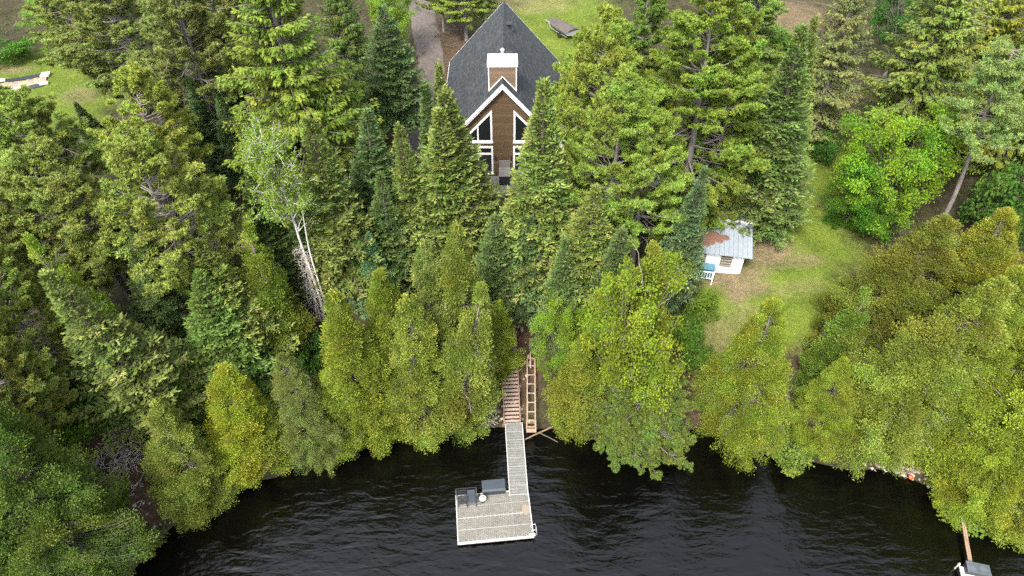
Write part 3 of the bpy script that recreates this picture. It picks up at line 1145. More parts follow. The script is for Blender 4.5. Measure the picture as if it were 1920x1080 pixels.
# ------------------------------------------------------------------ covered boat on the rear lawn
bp = ground(1053, 62)
boat = empty('covered_boat', tuple(bp), R_(35), 'brown covered boat on a trailer on the lawn behind the chalet', 'boat')
m_ = MB()
rings = []
for k, y in enumerate(np.linspace(-2.0, 2.2, 9)):
    tt = k / 8
    hw = .95 * (1 - max(0, tt - .45) ** 2 * 2.9)
    rings.append([(-hw, y, .95), (-hw * .82, y, .62), (0, y, .42 + .25 * max(0, tt - .6)), (hw * .82, y, .62), (hw, y, .95)])
vs = [p for r_ in rings for p in r_]
fs = []
for k in range(8):
    for j in range(4):
        fs.append((k * 5 + j, k * 5 + j + 1, k * 5 + 6 + j, k * 5 + 5 + j))
fs.append((0, 1, 2, 3, 4))
m_.add(vs, fs).build('hull', plain('grey_hull', (.30, .32, .33), .4), boat)
m_ = MB()
vs, fs = [], []
for k, r_ in enumerate(rings):
    y = r_[0][1]
    hw = r_[4][0]
    zz = 1.36 - .32 * abs(k / 8 - .35)
    vs += [(-hw - .03, y, .93), (-hw * .55, y, .2 * .95 + .8 * zz - .03 * (k % 2)), (0, y, zz + .05 * (k % 2)), (hw * .55, y, .2 * .95 + .8 * zz - .03 * (k % 2)), (hw + .03, y, .93)]
for k in range(8):
    for j in range(4):
        fs.append((k * 5 + j, k * 5 + 5 + j, k * 5 + 6 + j, k * 5 + j + 1))
fs.append((4, 3, 2, 1, 0))
m_.add(vs, fs).build('tarpaulin', plain('brown_tarpaulin', (.085, .07, .062), .7, var=.18), boat)
tr = MB().bar((-.7, -1.8, .36), (-.7, 1.2, .36), .08).bar((.7, -1.8, .36), (.7, 1.2, .36), .08).bar((-.7, 1.2, .36), (0, 2.6, .40), .08).bar((.7, 1.2, .36), (0, 2.6, .40), .08)
tr.bar((0, 2.5, .40), (0, 3.3, .42), .09).bar((-.95, -.8, .32), (.95, -.8, .32), .07)
tr.build('trailer', plain('galvanised_steel', (.42, .43, .43), .4, .6), boat)
for sx in (-1, 1):
    MB().tube([(sx * .92, -.8, .32), (sx * 1.10, -.8, .32)], .30, 18).build('wheel', BLACK, boat)

# ------------------------------------------------------------------ garden bed in the clearing at the upper left
bl = ground(35, 158)
br_ = R_(18)
bed = empty('garden_bed', tuple(bl), br_, 'long strip of straw covered soil between black edging in the left clearing', 'garden bed')
V = []
nxb, nyb = 40, 8
xs_, ys_ = np.linspace(-6.5, 2.75, nxb), np.linspace(-.62, .62, nyb)
BX, BY = np.meshgrid(xs_, ys_)
ca, sa = math.cos(br_), math.sin(br_)
WX, WY = bl[0] + BX * ca - BY * sa, bl[1] + BX * sa + BY * ca
BZ = hgt(WX, WY) - bl[2] + .16 * np.cos(BY / .62 * 1.5) + .05 * vnoise(WX, WY, .25, 3)
ii = np.arange(nxb * nyb).reshape(nyb, nxb)
Fb = np.stack([ii[:-1, :-1], ii[:-1, 1:], ii[1:, 1:], ii[1:, :-1]], -1).reshape(-1, 4)
_m, _nt, _p, _ = nodes('straw_soil')
_n = noise(_nt, coords(_nt), 4, 8, .75)
_r = ramp(_nt, _n, [(.35, (.13, .085, .06)), (.5, (.25, .19, .13)), (.65, (.36, .30, .22))])
_nt.links.new(_r.outputs[0], _p.inputs['Base Color'])
bump(_nt, _p, _n, .8, .06)
o = link('soil', np_mesh('soil', np.stack([BX, BY, BZ], -1).reshape(-1, 3), Fb, smooth=True), _m, bed)


def on_bed(x, y, dz=0):
    wx, wy = bl[0] + x * ca - y * sa, bl[1] + x * sa + y * ca
    return (wx, wy, float(hgt(wx, wy)) + dz)


for yb_, lab in ((1.02, 'wide strip of black sheeting along the far side of the garden bed'), (-1.0, 'strip of dark sheeting along the near side of the garden bed')):
    xs_ = np.linspace(-6.5, 2.6, 30)
    ys_ = np.linspace(-.36, .36, 5)
    BX, BY = np.meshgrid(xs_, ys_ + yb_)
    WX, WY = bl[0] + BX * ca - BY * sa, bl[1] + BX * sa + BY * ca
    PZ = hgt(WX, WY) + .07 + .03 * vnoise(WX, WY, .3, 6)
    ii = np.arange(150).reshape(5, 30)
    Fb = np.stack([ii[:-1, :-1], ii[:-1, 1:], ii[1:, 1:], ii[1:, :-1]], -1).reshape(-1, 4)
    o = link('plastic_sheeting', np_mesh('plastic_sheeting', np.stack([WX, WY, PZ], -1).reshape(-1, 3), Fb, smooth=True),
             plain('black_sheeting', (.030, .036, .046), .4, var=.2))
    tag(o, lab, 'ground sheet', 'sheeting along the garden bed')
for bx, by, lab in ((2.55, 1.05, 'white block on the black sheeting at the far right corner of the garden bed'),
                    (2.5, .55, 'white block on the soil just below the corner block of the garden bed'),
                    (-1.7, 1.0, 'white block halfway along the black sheeting of the garden bed'),
                    (2.6, -1.0, 'white block at the near right corner of the dark sheeting'),
                    (.1, -1.05, 'white block partway along the near dark sheeting'),
                    (-4.0, 1.25, 'white slab at the far left of the black sheeting')):
    p = on_bed(bx, by, .05)
    o = MB().box(-.42, .42, -.20, .20, 0, .2).build('concrete_block', plain('pale_concrete', (.46, .43, .37), .8), None, bevel=.02)
    o.location = p
    o.rotation_euler = (0, 0, br_ + .1 * math.sin(bx * 5))
    tag(o, lab, 'concrete block', 'white blocks holding down the sheeting')

# ------------------------------------------------------------------ growing trees: vectorised leaf and limb builders
def unit(a):
    return a / np.maximum(np.linalg.norm(a, axis=-1, keepdims=True), 1e-9)


def kites(P, D, U, L, W, fold=.22):
    """one small folded leaf blade per row: base, two shoulders, tip"""
    D = unit(D)
    Sx = unit(np.cross(D, U))
    Nn = np.cross(Sx, D)
    L = np.broadcast_to(np.asarray(L, float), (len(P),))[:, None]
    W = np.broadcast_to(np.asarray(W, float), (len(P),))[:, None]
    mid = P + D * L * .5
    V = np.stack([P, mid + Sx * W / 2 - Nn * W * fold, P + D * L, mid - Sx * W / 2 - Nn * W * fold], 1).reshape(-1, 3)
    b = np.arange(len(P))[:, None] * 4
    F = np.concatenate([b + np.array([[0, 1, 2]]), b + np.array([[0, 2, 3]])], 0)
    return V, F


class Leaves:
    def __init__(s):
        s.P, s.D, s.U, s.L, s.W, s.v = [], [], [], [], [], []

    def add(s, P, D, U, L, W, v):
        n = len(P)
        s.P.append(P); s.D.append(D); s.U.append(np.broadcast_to(U, (n, 3)))
        s.L.append(np.broadcast_to(L, (n,))); s.W.append(np.broadcast_to(W, (n,))); s.v.append(np.broadcast_to(v, (n,)))

    def mesh(s, name, fold=.22):
        P, D, U = np.concatenate(s.P), np.concatenate(s.D), np.concatenate(s.U)
        L, W, v = np.concatenate(s.L), np.concatenate(s.W), np.concatenate(s.v)
        V, F = kites(P, D, U, L, W, fold)
        return np_mesh(name, V, F, {'v': np.repeat(np.clip(v, 0, 1), 4)})


def tubes(paths, radii, sides=5):
    """paths (N,K,3), radii (N,K) -> verts, quads"""
    Nn, K, _ = paths.shape
    d = unit(np.gradient(paths, axis=1))
    ref = np.where(np.abs(d[..., 2:3]) > .9, np.array([1., 0, 0]), np.array([0, 0, 1.]))
    x = unit(np.cross(d, ref))
    y = np.cross(d, x)
    a = np.arange(sides) * 2 * np.pi / sides
    V = paths[:, :, None, :] + radii[:, :, None, None] * (x[:, :, None, :] * np.cos(a)[:, None] + y[:, :, None, :] * np.sin(a)[:, None])
    i = np.arange(Nn * K * sides).reshape(Nn, K, sides)
    j = np.roll(i, -1, axis=2)
    F = np.stack([i[:, :-1], j[:, :-1], j[:, 1:], i[:, 1:]], -1).reshape(-1, 4)
    return V.reshape(-1, 3), F


class Wood:
    def __init__(s):
        s.V, s.F, s.n = [], [], 0

    def add(s, paths, radii, sides=4):
        if len(paths) == 0:
            return
        V, F = tubes(np.asarray(paths, float), np.asarray(radii, float), sides)
        s.V.append(V); s.F.append(F + s.n); s.n += len(V)

    def trunk(s, h, r0, bend=.15, r=None, top=.98, tip=.03, base=-1.2):
        K = 12
        t = np.linspace(0, 1, K)
        ph = r.random() * 6.28
        px = bend * np.sin(t * 3 + ph) * t
        py = bend * np.cos(t * 2.6 + ph) * t
        z = base + t * (h * top - base)
        rad = r0 * (1 - t) ** .85 + tip
        rad[0] *= 1.35
        s.add(np.stack([px, py, z], -1)[None], rad[None], 8)

    def mesh(s, name):
        return np_mesh(name, np.concatenate(s.V), np.concatenate(s.F), smooth=True)


def azel(az, el):
    return np.stack([np.cos(az) * np.cos(el), np.sin(az) * np.cos(el), np.sin(el)], -1)


def limb_paths(z0, az, L, el0, el1, K=5, r0=0.0):
    """curved limbs from the trunk axis: elevation goes from el0 to el1 along the limb"""
    n = len(z0)
    t = np.linspace(0, 1, K)
    el = el0[:, None] + (el1 - el0)[:, None] * t[None]
    seg = azel(np.repeat(az[:, None], K, 1), el) * (L / (K - 1))[:, None, None]
    P = np.zeros((n, K, 3))
    P[:, 0, 2] = z0
    P[:, 0, 0] = np.cos(az) * r0
    P[:, 0, 1] = np.sin(az) * r0
    for k in range(1, K):
        P[:, k] = P[:, k - 1] + (seg[:, k - 1] + seg[:, k]) / 2
    return P


def along(P, idx, s):
    """points and tangents at parameter s (0..1) on limb idx"""
    K = P.shape[1]
    q = np.clip(s, 0, .9999) * (K - 1)
    i = q.astype(int)
    f = (q - i)[:, None]
    a, b = P[idx, i], P[idx, i + 1]
    return a + (b - a) * f, unit(b - a)


def spread(counts):
    idx = np.repeat(np.arange(len(counts)), counts)
    return idx


# ---- pointed fir: flat layered fronds on many short whorls
def make_fir(h, r, seed, cb=.05, dens=1.0, droop=.20, gap=.36, ragged=.05):
    g = np.random.default_rng(seed)
    W = Wood()
    W.trunk(h, .012 * h + .05, .06, g, top=.97, tip=.015)
    zs = []
    z = cb * h
    while z < h * .975:
        zs.append(z)
        z += gap * (.55 + .6 * (1 - z / h)) * g.uniform(.8, 1.2)
    zs = np.array(zs)
    t = (zs - cb * h) / (h * (1 - cb))
    Rz = r * np.minimum(1, (1 - t) ** .94 * 1.04 + .014) * np.clip(.80 + t * 2.2, 0, 1)
    nb = np.clip((5 + Rz * 4.2) * dens, 6, 18).astype(int)
    w_ = spread(nb)
    n = len(w_)
    az = g.random(n) * 6.283
    lob = 1 + ragged * np.sin(az * 2 + g.random() * 6 + t[w_] * 5) * .7
    L = Rz[w_] * lob * g.uniform(.84, 1.10, n)
    z0 = zs[w_] + g.normal(0, .09, n)
    el0 = (-droop + .95 * t[w_] ** 1.5) + g.normal(0, .10, n)
    el1 = el0 + .30 + g.normal(0, .08, n)
    P = limb_paths(z0, az, L, el0, el1)
    big = L > .45
    rr = np.stack([.016 + .011 * L[big] * (1 - q) for q in np.linspace(0, 1, 5)], -1)
    W.add(P[big], rr * .8, 3)
    lv = Leaves()
    tone = g.normal(.42, .12, n)
    # side twigs, left and right
    cnt = np.maximum(4, (L / .105)).astype(int)
    for side in (-1, 1):
        idx = spread(cnt)
        m = len(idx)
        s = g.uniform(.12, 1.0, m)
        p, d = along(P, idx, s)
        lat = unit(np.cross(d, np.array([0, 0, 1.])))
        ang = g.normal(.85, .22, m)
        tl = np.minimum(.62, .42 * L[idx]) * (1.02 - s) * 1.25 + .13
        dd = unit(d * np.cos(ang)[:, None] + side * lat * np.sin(ang)[:, None] + np.array([0, 0, 1.]) * g.normal(.05, .22, m)[:, None])
        up = unit(np.cross(lat, d) + g.normal(0, .35, (m, 3)))
        nt = np.maximum(1, np.round(tl / .20)).astype(int)
        k = spread(nt)
        frac = g.random(len(k))
        pp = p[k] + dd[k] * (tl[k] * frac * .8)[:, None] + g.normal(0, .02, (len(k), 3))
        d2 = unit(dd[k] + g.normal(0, .28, (len(k), 3)))
        ll = g.uniform(.17, .30, len(k))
        lv.add(pp, d2, up[k], ll, ll * g.uniform(.34, .5, len(k)), tone[idx[k]] + g.normal(0, .10, len(k)) + .20 * (s[k] > .84))
    # leading tips
    idx = spread(np.full(n, 3))
    p, d = along(P, idx, g.uniform(.8, 1.0, len(idx)))
    lv.add(p, unit(d + g.normal(0, .25, (len(idx), 3))), np.array([0, 0, 1.]), g.uniform(.15, .28, len(idx)), .09, tone[idx] + .3)
    # top leader
    m = 46
    zz = h * (1 - .07 * g.random(m) ** 1.3)
    lv.add(np.stack([g.normal(0, .02, m), g.normal(0, .02, m), zz], -1), azel(g.random(m) * 6.28, g.uniform(.4, 1.3, m)), np.array([0, 0, 1.]), g.uniform(.12, .24, m), .07, g.normal(.75, .1, m))
    return lv.mesh('fir_crown'), W.mesh('fir_trunk')


# ---- shore cedar: upswept limbs that each end in a billow of fan sprays
def make_cedar(h, r, seed, cb=.04, n=620, bare=40, top=.80, wmax=.24):
    g = np.random.default_rng(seed)
    W = Wood()
    W.trunk(h, .011 * h + .04, .12, g, top=.95, tip=.02)
    prof = lambda q: np.where(q < wmax, .84 + .16 * (q / wmax), (np.maximum(0, 1 - q) / (1 - wmax)) ** top)
    nb_ = n // 6
    tb_ = g.random(nb_ * 4)
    tb_ = tb_[g.random(len(tb_)) < prof(tb_) + .05][:nb_]
    nb_ = len(tb_)
    azb_ = g.random(nb_) * 6.283
    pro = g.uniform(.70, 1.15, nb_)
    bt = g.normal(.46, .10, nb_)
    k = g.integers(0, nb_, n)                      # most sprigs belong to a bough, the rest fill between
    free = g.random(n) < .27
    tf = g.random(n * 4)
    tf = np.resize(tf[g.random(len(tf)) < prof(tf) + .04], n)
    t = np.where(free, tf, np.clip(tb_[k] + g.normal(0, .42 / h, n), 0, .985))
    az = np.where(free, g.random(n) * 6.283, azb_[k] + g.normal(0, .36, n) / np.maximum(.35, r * prof(t)))
    ph = g.random(4) * 6.28
    lob = 1 + .12 * np.sin(2 * az + ph[0] + 3 * t) + .09 * np.sin(3 * az + ph[1] - 7 * t)
    depth_ = 1 - .34 * g.random(n) ** 2.0
    R = r * prof(t) * lob * depth_ * np.where(free, .84, pro[k]) * g.uniform(.94, 1.06, n) + .10
    z1 = cb * h + t * h * (1 - cb) - .5 * np.exp(-t * 18)
    rise = np.minimum(R * g.uniform(.15, .55, n), z1 - .03 * h)
    z0 = z1 - rise * (1 - 1.3 * np.exp(-t * 14))
    L = np.sqrt(R ** 2 + (z1 - z0) ** 2)
    e = np.arctan2(z1 - z0, R)
    P = limb_paths(z0, az, L, e - .35, e + .35, 5)
    rr = np.stack([(.010 + .007 * L) * (1.1 - q) for q in np.linspace(0, 1, 5)], -1)
    W.add(P, rr, 3)
    lv = Leaves()
    tone = bt[k] + g.normal(0, .12, n)
    tone[g.random(n) < .04] += .3
    size = g.uniform(.75, 1.25, n) * (.55 + .45 * np.clip(R / 1.2, .3, 1))
    cnt = (235 * size ** 1.2).astype(int)
    idx = spread(cnt)
    m = len(idx)
    s = 1 - g.random(m) ** 1.6 * .42
    p, d = along(P, idx, s)
    out = azel(az[idx], np.full(m, .25))
    q = g.normal(0, 1, (m, 3))
    q[:, 2] *= 1.15
    q = q / np.maximum(1, np.linalg.norm(q, axis=1, keepdims=True) / 1.7)
    p = p + q * (.225 * size[idx])[:, None] + np.array([0, 0, .05])
    dd = unit(out * .35 + unit(q) * .55 + np.array([0, 0, .65]) + g.normal(0, .30, (m, 3)))
    nrm = unit(out * .65 + unit(q) * .75 + np.array([0, 0, .45]) + g.normal(0, .42, (m, 3)))
    ll = g.uniform(.07, .155, m)
    lv.add(p, dd, nrm, ll, ll * g.uniform(.42, .7, m), tone[idx] + g.normal(0, .06, m))
    # rounded leader
    m = 150
    zz = h * (1 - .055 * g.random(m))
    lv.add(np.stack([g.normal(0, .09, m), g.normal(0, .09, m), zz], -1), unit(np.stack([g.normal(0, .6, m), g.normal(0, .6, m), np.ones(m)], -1)),
           unit(g.normal(0, 1, (m, 3))), g.uniform(.12, .24, m), .11, g.normal(.6, .12, m))
    if bare:
        tb = g.uniform(.12, .9, bare)
        azb = g.random(bare) * 6.283
        Lb = r * prof(tb) * g.uniform(.85, 1.08, bare)
        Pb = limb_paths(cb * h + tb * h * .9, azb, Lb, g.normal(.35, .25, bare), g.normal(-.1, .4, bare), 5)
        Pb[:, 1:] += g.normal(0, .07, Pb[:, 1:].shape)
        W.add(Pb, np.repeat(np.array([[.030, .026, .021, .016, .009]]), bare, 0), 3)
        # forked side twigs
        ix = np.repeat(np.arange(bare), 4)
        pp, dd = along(Pb, ix, g.uniform(.5, 1, len(ix)))
        e2 = pp + unit(dd + g.normal(0, .6, dd.shape)) * g.uniform(.2, .55, (len(ix), 1))
        W.add(np.stack([pp, (pp + e2) / 2 + g.normal(0, .03, pp.shape), e2], 1), np.repeat(np.array([[.013, .011, .006]]), len(ix), 0), 3)
    return lv.mesh('cedar_crown'), W.mesh('cedar_trunk')


# ---- tufted pine (open, upturned limbs, pom-pom tufts) and soft white pine (flat plumed tiers)
def make_pine(h, r, seed, cb=.30, gap=.62, nbr=(4, 7), tuft=.27, needles=32, nw=.055, step=.32, flat=.0, up0=-.05, up1=.75, shape=.55, wmax=.22, bare=26, inner=.30, lean=.0, tw=.55):
    g = np.random.default_rng(seed)
    W = Wood()
    W.trunk(h, .013 * h + .06, .25, g, top=.97, tip=.02)
    zs = np.arange(cb * h, h * .96, gap)
    zs = zs + g.normal(0, .12, len(zs))
    t = (zs - cb * h) / (h * (1 - cb))
    Rz = r * np.where(t < wmax, .70 + .30 * t / wmax, np.maximum(.02, (1 - t) / (1 - wmax)) ** shape)
    nb = g.integers(nbr[0], nbr[1], len(zs))
    w_ = spread(nb)
    n = len(w_)
    az = g.random(n) * 6.283
    L = Rz[w_] * g.uniform(.6, 1.14, n) + .15
    el0 = up0 + .75 * t[w_] ** 1.4 + g.normal(0, .12, n)
    el1 = el0 + up1 * g.uniform(.5, 1.2, n)
    P = limb_paths(zs[w_] + g.normal(0, .1, n), az, L, el0, el1, 6)
    P[:, 1:] += g.normal(0, .05, P[:, 1:].shape)
    rr = np.stack([(.018 + .014 * L) * (1.05 - q) for q in np.linspace(0, 1, 6)], -1)
    W.add(P, rr, 4)
    # side twigs
    cnt = np.maximum(3, (L / step * 1.6)).astype(int)
    idx = spread(cnt)
    m = len(idx)
    s = inner + (1 - inner) * g.random(m) ** .75
    p, d = along(P, idx, s)
    lat = unit(np.cross(d, np.array([0, 0, 1.]))) * np.where(g.random(m) < .5, -1, 1)[:, None]
    ang = g.normal(.8, .25, m)
    tl = (.25 + tw * L[idx] * .42 * (1.1 - s)) * g.uniform(.7, 1.2, m)
    dd = unit(d * np.cos(ang)[:, None] + lat * np.sin(ang)[:, None] + np.array([0, 0, 1.]) * g.normal(.22 * (1 - flat), .22, m)[:, None])
    q = p + dd * tl[:, None]
    W.add(np.stack([p, (p + q) / 2, q], 1), np.stack([np.full(m, .016), np.full(m, .012), np.full(m, .007)], -1), 3)
    # tufts: several along each twig
    nt = np.maximum(1, np.round(tl / step)).astype(int)
    k = spread(nt)
    fr = g.uniform(.35, 1.05, len(k))
    tp = p[k] + dd[k] * (tl[k] * fr)[:, None]
    td = unit(dd[k] + np.array([0, 0, .45 * (1 - .5 * flat)]) + g.normal(0, .2, (len(k), 3)))
    ttone = g.normal(.45, .17, len(k)) + .1 * (fr > .8)
    # limb ends also carry tufts
    ex = np.repeat(np.arange(n), 3)
    ep, ed = along(P, ex, g.uniform(.86, 1.0, len(ex)))
    tp = np.concatenate([tp, ep + ed * .06]); td = np.concatenate([td, unit(ed + np.array([0, 0, .35]))]); ttone = np.concatenate([ttone, g.normal(.52, .17, len(ex))])
    lm = 14
    lz = h * (1 - .08 * g.random(lm))
    tp = np.concatenate([tp, np.stack([g.normal(0, .1, lm), g.normal(0, .1, lm), lz], -1)]); td = np.concatenate([td, unit(np.stack([g.normal(0, .3, lm), g.normal(0, .3, lm), np.ones(lm)], -1))]); ttone = np.concatenate([ttone, g.normal(.6, .1, lm)])
    i = np.repeat(np.arange(len(tp)), needles)
    q = unit(td[i] * .62 + unit(g.normal(0, 1, (len(i), 3))) * (1.0, 1.0, 1.0 - .5 * flat))
    lv = Leaves()
    ll = tuft * g.uniform(.7, 1.15, len(i))
    back = g.uniform(0, .12, len(i))
    lv.add(tp[i] - td[i] * back[:, None], q, unit(g.normal(0, 1, (len(i), 3))), ll, nw * g.uniform(.8, 1.3, len(i)), ttone[i] + g.normal(0, .10, len(i)))
    if bare:
        zb = g.uniform(.10, cb + .45, bare) * h
        Pb = limb_paths(zb, g.random(bare) * 6.283, r * g.uniform(.35, .95, bare), g.normal(-.05, .2, bare), g.normal(-.1, .3, bare), 5)
        Pb[:, 1:] += g.normal(0, .12, Pb[:, 1:].shape)
        W.add(Pb, np.repeat(np.array([[.034, .028, .022, .016, .008]]), bare, 0), 4)
        ix = np.repeat(np.arange(bare), 5)
        pp, d2 = along(Pb, ix, g.uniform(.35, 1, len(ix)))
        e2 = pp + unit(d2 + g.normal(0, .65, d2.shape)) * g.uniform(.3, .9, (len(ix), 1))
        W.add(np.stack([pp, (pp + e2) / 2 + g.normal(0, .05, pp.shape), e2], 1), np.repeat(np.array([[.014, .011, .006]]), len(ix), 0), 3)
    return lv.mesh('pine_crown'), W.mesh('pine_trunk')


# ---- drooping spruce: long limbs hung with curtains of branchlets
def make_spruce(h, r, seed, cb=.06, gap=.48, nbr=(9, 13), hang=.55, bare=30, dens=1.0, shape=.75):
    g = np.random.default_rng(seed)
    W = Wood()
    W.trunk(h, .013 * h + .08, .1, g, top=.97, tip=.02)
    zs = np.arange(cb * h, h * .97, gap)
    zs = zs + g.normal(0, .1, len(zs))
    t = (zs - cb * h) / (h * (1 - cb))
    Rz = r * np.maximum(.03, (1 - t)) ** shape * np.clip(.7 + 2 * t, 0, 1)
    w_ = spread(g.integers(nbr[0], nbr[1], len(zs)))
    n = len(w_)
    az = g.random(n) * 6.283
    L = Rz[w_] * g.uniform(.62, 1.15, n) + .12
    el0 = -.22 + .75 * t[w_] ** 1.4 + g.normal(0, .12, n)
    P = limb_paths(zs[w_] + g.normal(0, .12, n), az, L, el0, el0 + g.normal(.42, .12, n), 6)
    W.add(P, np.stack([(.016 + .012 * L) * (1.05 - q) for q in np.linspace(0, 1, 6)], -1), 4)
    lv = Leaves()
    tone = g.normal(.45, .15, n)
    cnt = np.maximum(5, L / .075 * dens).astype(int)
    for side in (-1, 1):
        idx = spread(cnt)
        m = len(idx)
        s = g.uniform(.2, 1.0, m)
        p, d = along(P, idx, s)
        lat = unit(np.cross(d, np.array([0, 0, 1.]))) * side
        ln = (.14 + hang * g.uniform(.4, 1.2, m) * np.clip(L[idx] / 2.5, .25, 1) * (1.15 - s * .75))
        off = lat * (g.random(m) * .30 * np.clip(L[idx] / 2, .3, 1))[:, None]
        k = spread(np.maximum(2, np.round(ln / .17)).astype(int))
        fr = g.random(len(k))
        sw = unit(d[k] * .55 + lat[k] * .45 + np.array([0, 0, -1.]) * (.25 + .9 * fr)[:, None] + g.normal(0, .22, (len(k), 3)))
        pp = p[k] + off[k] + (d[k] * .35 + lat[k] * .25) * (ln[k] * fr)[:, None] + np.array([0, 0, -1.]) * (ln[k] * fr ** 1.3 * .8)[:, None]
        ll = g.uniform(.16, .28, len(k))
        lv.add(pp, sw, unit(d[k] + g.normal(0, .5, (len(k), 3))), ll, ll * g.uniform(.36, .55, len(k)), tone[idx[k]] + g.normal(0, .12, len(k)) + .12 * (s[k] > .85))
    m = 40
    zz = h * (1 - .06 * g.random(m))
    lv.add(np.stack([g.normal(0, .03, m), g.normal(0, .03, m), zz], -1), azel(g.random(m) * 6.28, g.uniform(.2, 1.2, m)), np.array([0, 0, 1.]), g.uniform(.14, .26, m), .08, g.normal(.6, .1, m))
    if bare:
        Pb = limb_paths(g.uniform(.15, .85, bare) * h, g.random(bare) * 6.283, np.zeros(bare) + r * g.uniform(.4, .9, bare) * .8, g.normal(.1, .15, bare), g.normal(.25, .2, bare), 5)
        W.add(Pb, np.repeat(np.array([[.034, .028, .022, .017, .010]]), bare, 0), 4)
    return lv.mesh('spruce_crown'), W.mesh('spruce_trunk')


# ---- broadleaf: forked limbs to leaf clusters
def make_leafy(h, r, seed, cb=.30, clusters=110, leaves=150, leaf=.17, crad=.62, stem=.5, hollow=.55, up=.5, flat=.75, bare=0, lob=.22):
    g = np.random.default_rng(seed)
    W = Wood()
    W.trunk(h * stem, .010 * h + .06, .25, g, top=1.0, tip=.05)
    zc = h * (cb + 1) / 2
    rz = h * (1 - cb) / 2
    u = unit(g.normal(0, 1, (clusters, 3)))
    ph = g.random(3) * 6.28
    azc = np.arctan2(u[:, 1], u[:, 0])
    k = (hollow + (1 - hollow) * g.random(clusters) ** .5) * (1 + lob * np.sin(2 * azc + ph[0] + 2 * u[:, 2]) + .6 * lob * np.sin(5 * azc + ph[1] - 3 * u[:, 2]))
    C = u * k[:, None] * np.array([r, r, rz]) * .9 + np.array([0, 0, zc])
    hz = np.minimum(h * stem * g.uniform(.45, 1.0, clusters), C[:, 2] - .1)
    A = np.stack([np.zeros(clusters), np.zeros(clusters), hz], -1)
    mid = A + (C - A) * .5 + np.stack([g.normal(0, .25, clusters), g.normal(0, .25, clusters), .12 * np.abs(C[:, 2] - hz)], -1)
    tt = np.linspace(0, 1, 6)[None, :, None]
    P = A[:, None] * (1 - tt) ** 2 + 2 * mid[:, None] * tt * (1 - tt) + C[:, None] * tt ** 2
    W.add(P, np.repeat(np.array([[.055, .042, .032, .024, .016, .009]]) * (h / 14), clusters, 0), 4)
    lv = Leaves()
    tone = g.normal(.45, .16, clusters)
    sz = crad * g.uniform(.7, 1.3, clusters)
    nsub = 7
    ci = np.repeat(np.arange(clusters), nsub)
    sub = C[ci] + unit(g.normal(0, 1, (len(ci), 3))) * (sz[ci] * g.uniform(.35, 1.0, len(ci)))[:, None] * np.array([1, 1, flat])
    W.add(np.stack([C[ci], (C[ci] + sub) / 2 + g.normal(0, .05, sub.shape), sub], 1), np.repeat(np.array([[.014, .011, .006]]), len(ci), 0), 3)
    idx = np.repeat(np.arange(len(ci)), max(2, leaves // nsub))
    m = len(idx)
    q = g.normal(0, 1, (m, 3))
    p = sub[idx] + q * (.30 * sz[ci[idx]])[:, None] * np.array([1, 1, .7])
    dd = unit(unit(q) + np.array([0, 0, .1]) + g.normal(0, .6, (m, 3)))
    nrm = unit(np.array([0, 0, 1.]) * up + unit(q) * .8 + g.normal(0, .36, (m, 3)))
    ll = leaf * g.uniform(.7, 1.25, m)
    lv.add(p, dd, nrm, ll, ll * g.uniform(.65, .9, m), tone[ci[idx]] + g.normal(0, .08, m))
    if bare:
        Pb = limb_paths(h * g.uniform(.3, .95, bare), g.random(bare) * 6.283, r * g.uniform(.5, .95, bare), g.normal(.5, .3, bare), g.normal(.2, .4, bare), 6)
        Pb[:, 1:] += g.normal(0, .12, Pb[:, 1:].shape)
        W.add(Pb, np.repeat(np.array([[.045, .038, .030, .022, .016, .009]]), bare, 0), 4)
    return lv.mesh('leafy_crown'), W.mesh('leafy_trunk')


def make_birch(h, r, seed):
    g = np.random.default_rng(seed)
    W = Wood()
    K = 16
    t = np.linspace(0, 1, K)
    for dx, dy, s0, th in ((-1.9, .5, .115, 1.0), (-.2, .3, .075, .90)):
        off = .35 if dx > -1 else 0
        x = off * (1 - t) + dx * t ** 2.2 + .12 * np.sin(t * 9)
        y = dy * t ** 2
        z = -1 + t * (h * .97 * th + 1)
        W.add(np.stack([x, y, z], -1)[None], (s0 * (1 - t) ** .8 + .02)[None], 8)
    n = 60
    tz = g.uniform(.52, .97, n)
    az = g.random(n) * 6.283
    P = limb_paths(h * tz, az, r * (1.15 - .75 * ((tz - .5) / .5) ** 2) * g.uniform(.45, 1.0, n), g.normal(.65, .2, n), g.normal(.35, .3, n), 6)
    P[:, :, 0] += (-1.9 * tz ** 2.2)[:, None]
    P[:, 1:] += g.normal(0, .07, P[:, 1:].shape)
    W.add(P, np.repeat(np.array([[.040, .032, .024, .018, .013, .007]]), n, 0), 4)
    ix = np.repeat(np.arange(n), 12)
    pp, d = along(P, ix, .25 + .75 * g.random(len(ix)))
    L = g.uniform(.3, .85, len(ix))
    e = pp + unit(d + g.normal(0, .7, d.shape)) * L[:, None]
    W.add(np.stack([pp, (pp + e) / 2, e], 1), np.repeat(np.array([[.012, .010, .006]]), len(ix), 0), 3)
    k = np.repeat(np.arange(len(ix)), 13)
    m = len(k)
    fr = g.random(m)
    lv = Leaves()
    ll = g.uniform(.10, .18, m)
    tone = g.normal(.5, .17, len(ix))
    lv.add(pp[k] + (e - pp)[k] * fr[:, None] + g.normal(0, .13, (m, 3)), unit(g.normal(0, 1, (m, 3)) + np.array([0, 0, -.2])), unit(g.normal(0, .6, (m, 3)) + np.array([0, 0, .8])), ll, ll * .8, tone[k] + g.normal(0, .12, m))
    return lv.mesh('birch_crown'), W.mesh('birch_trunk')


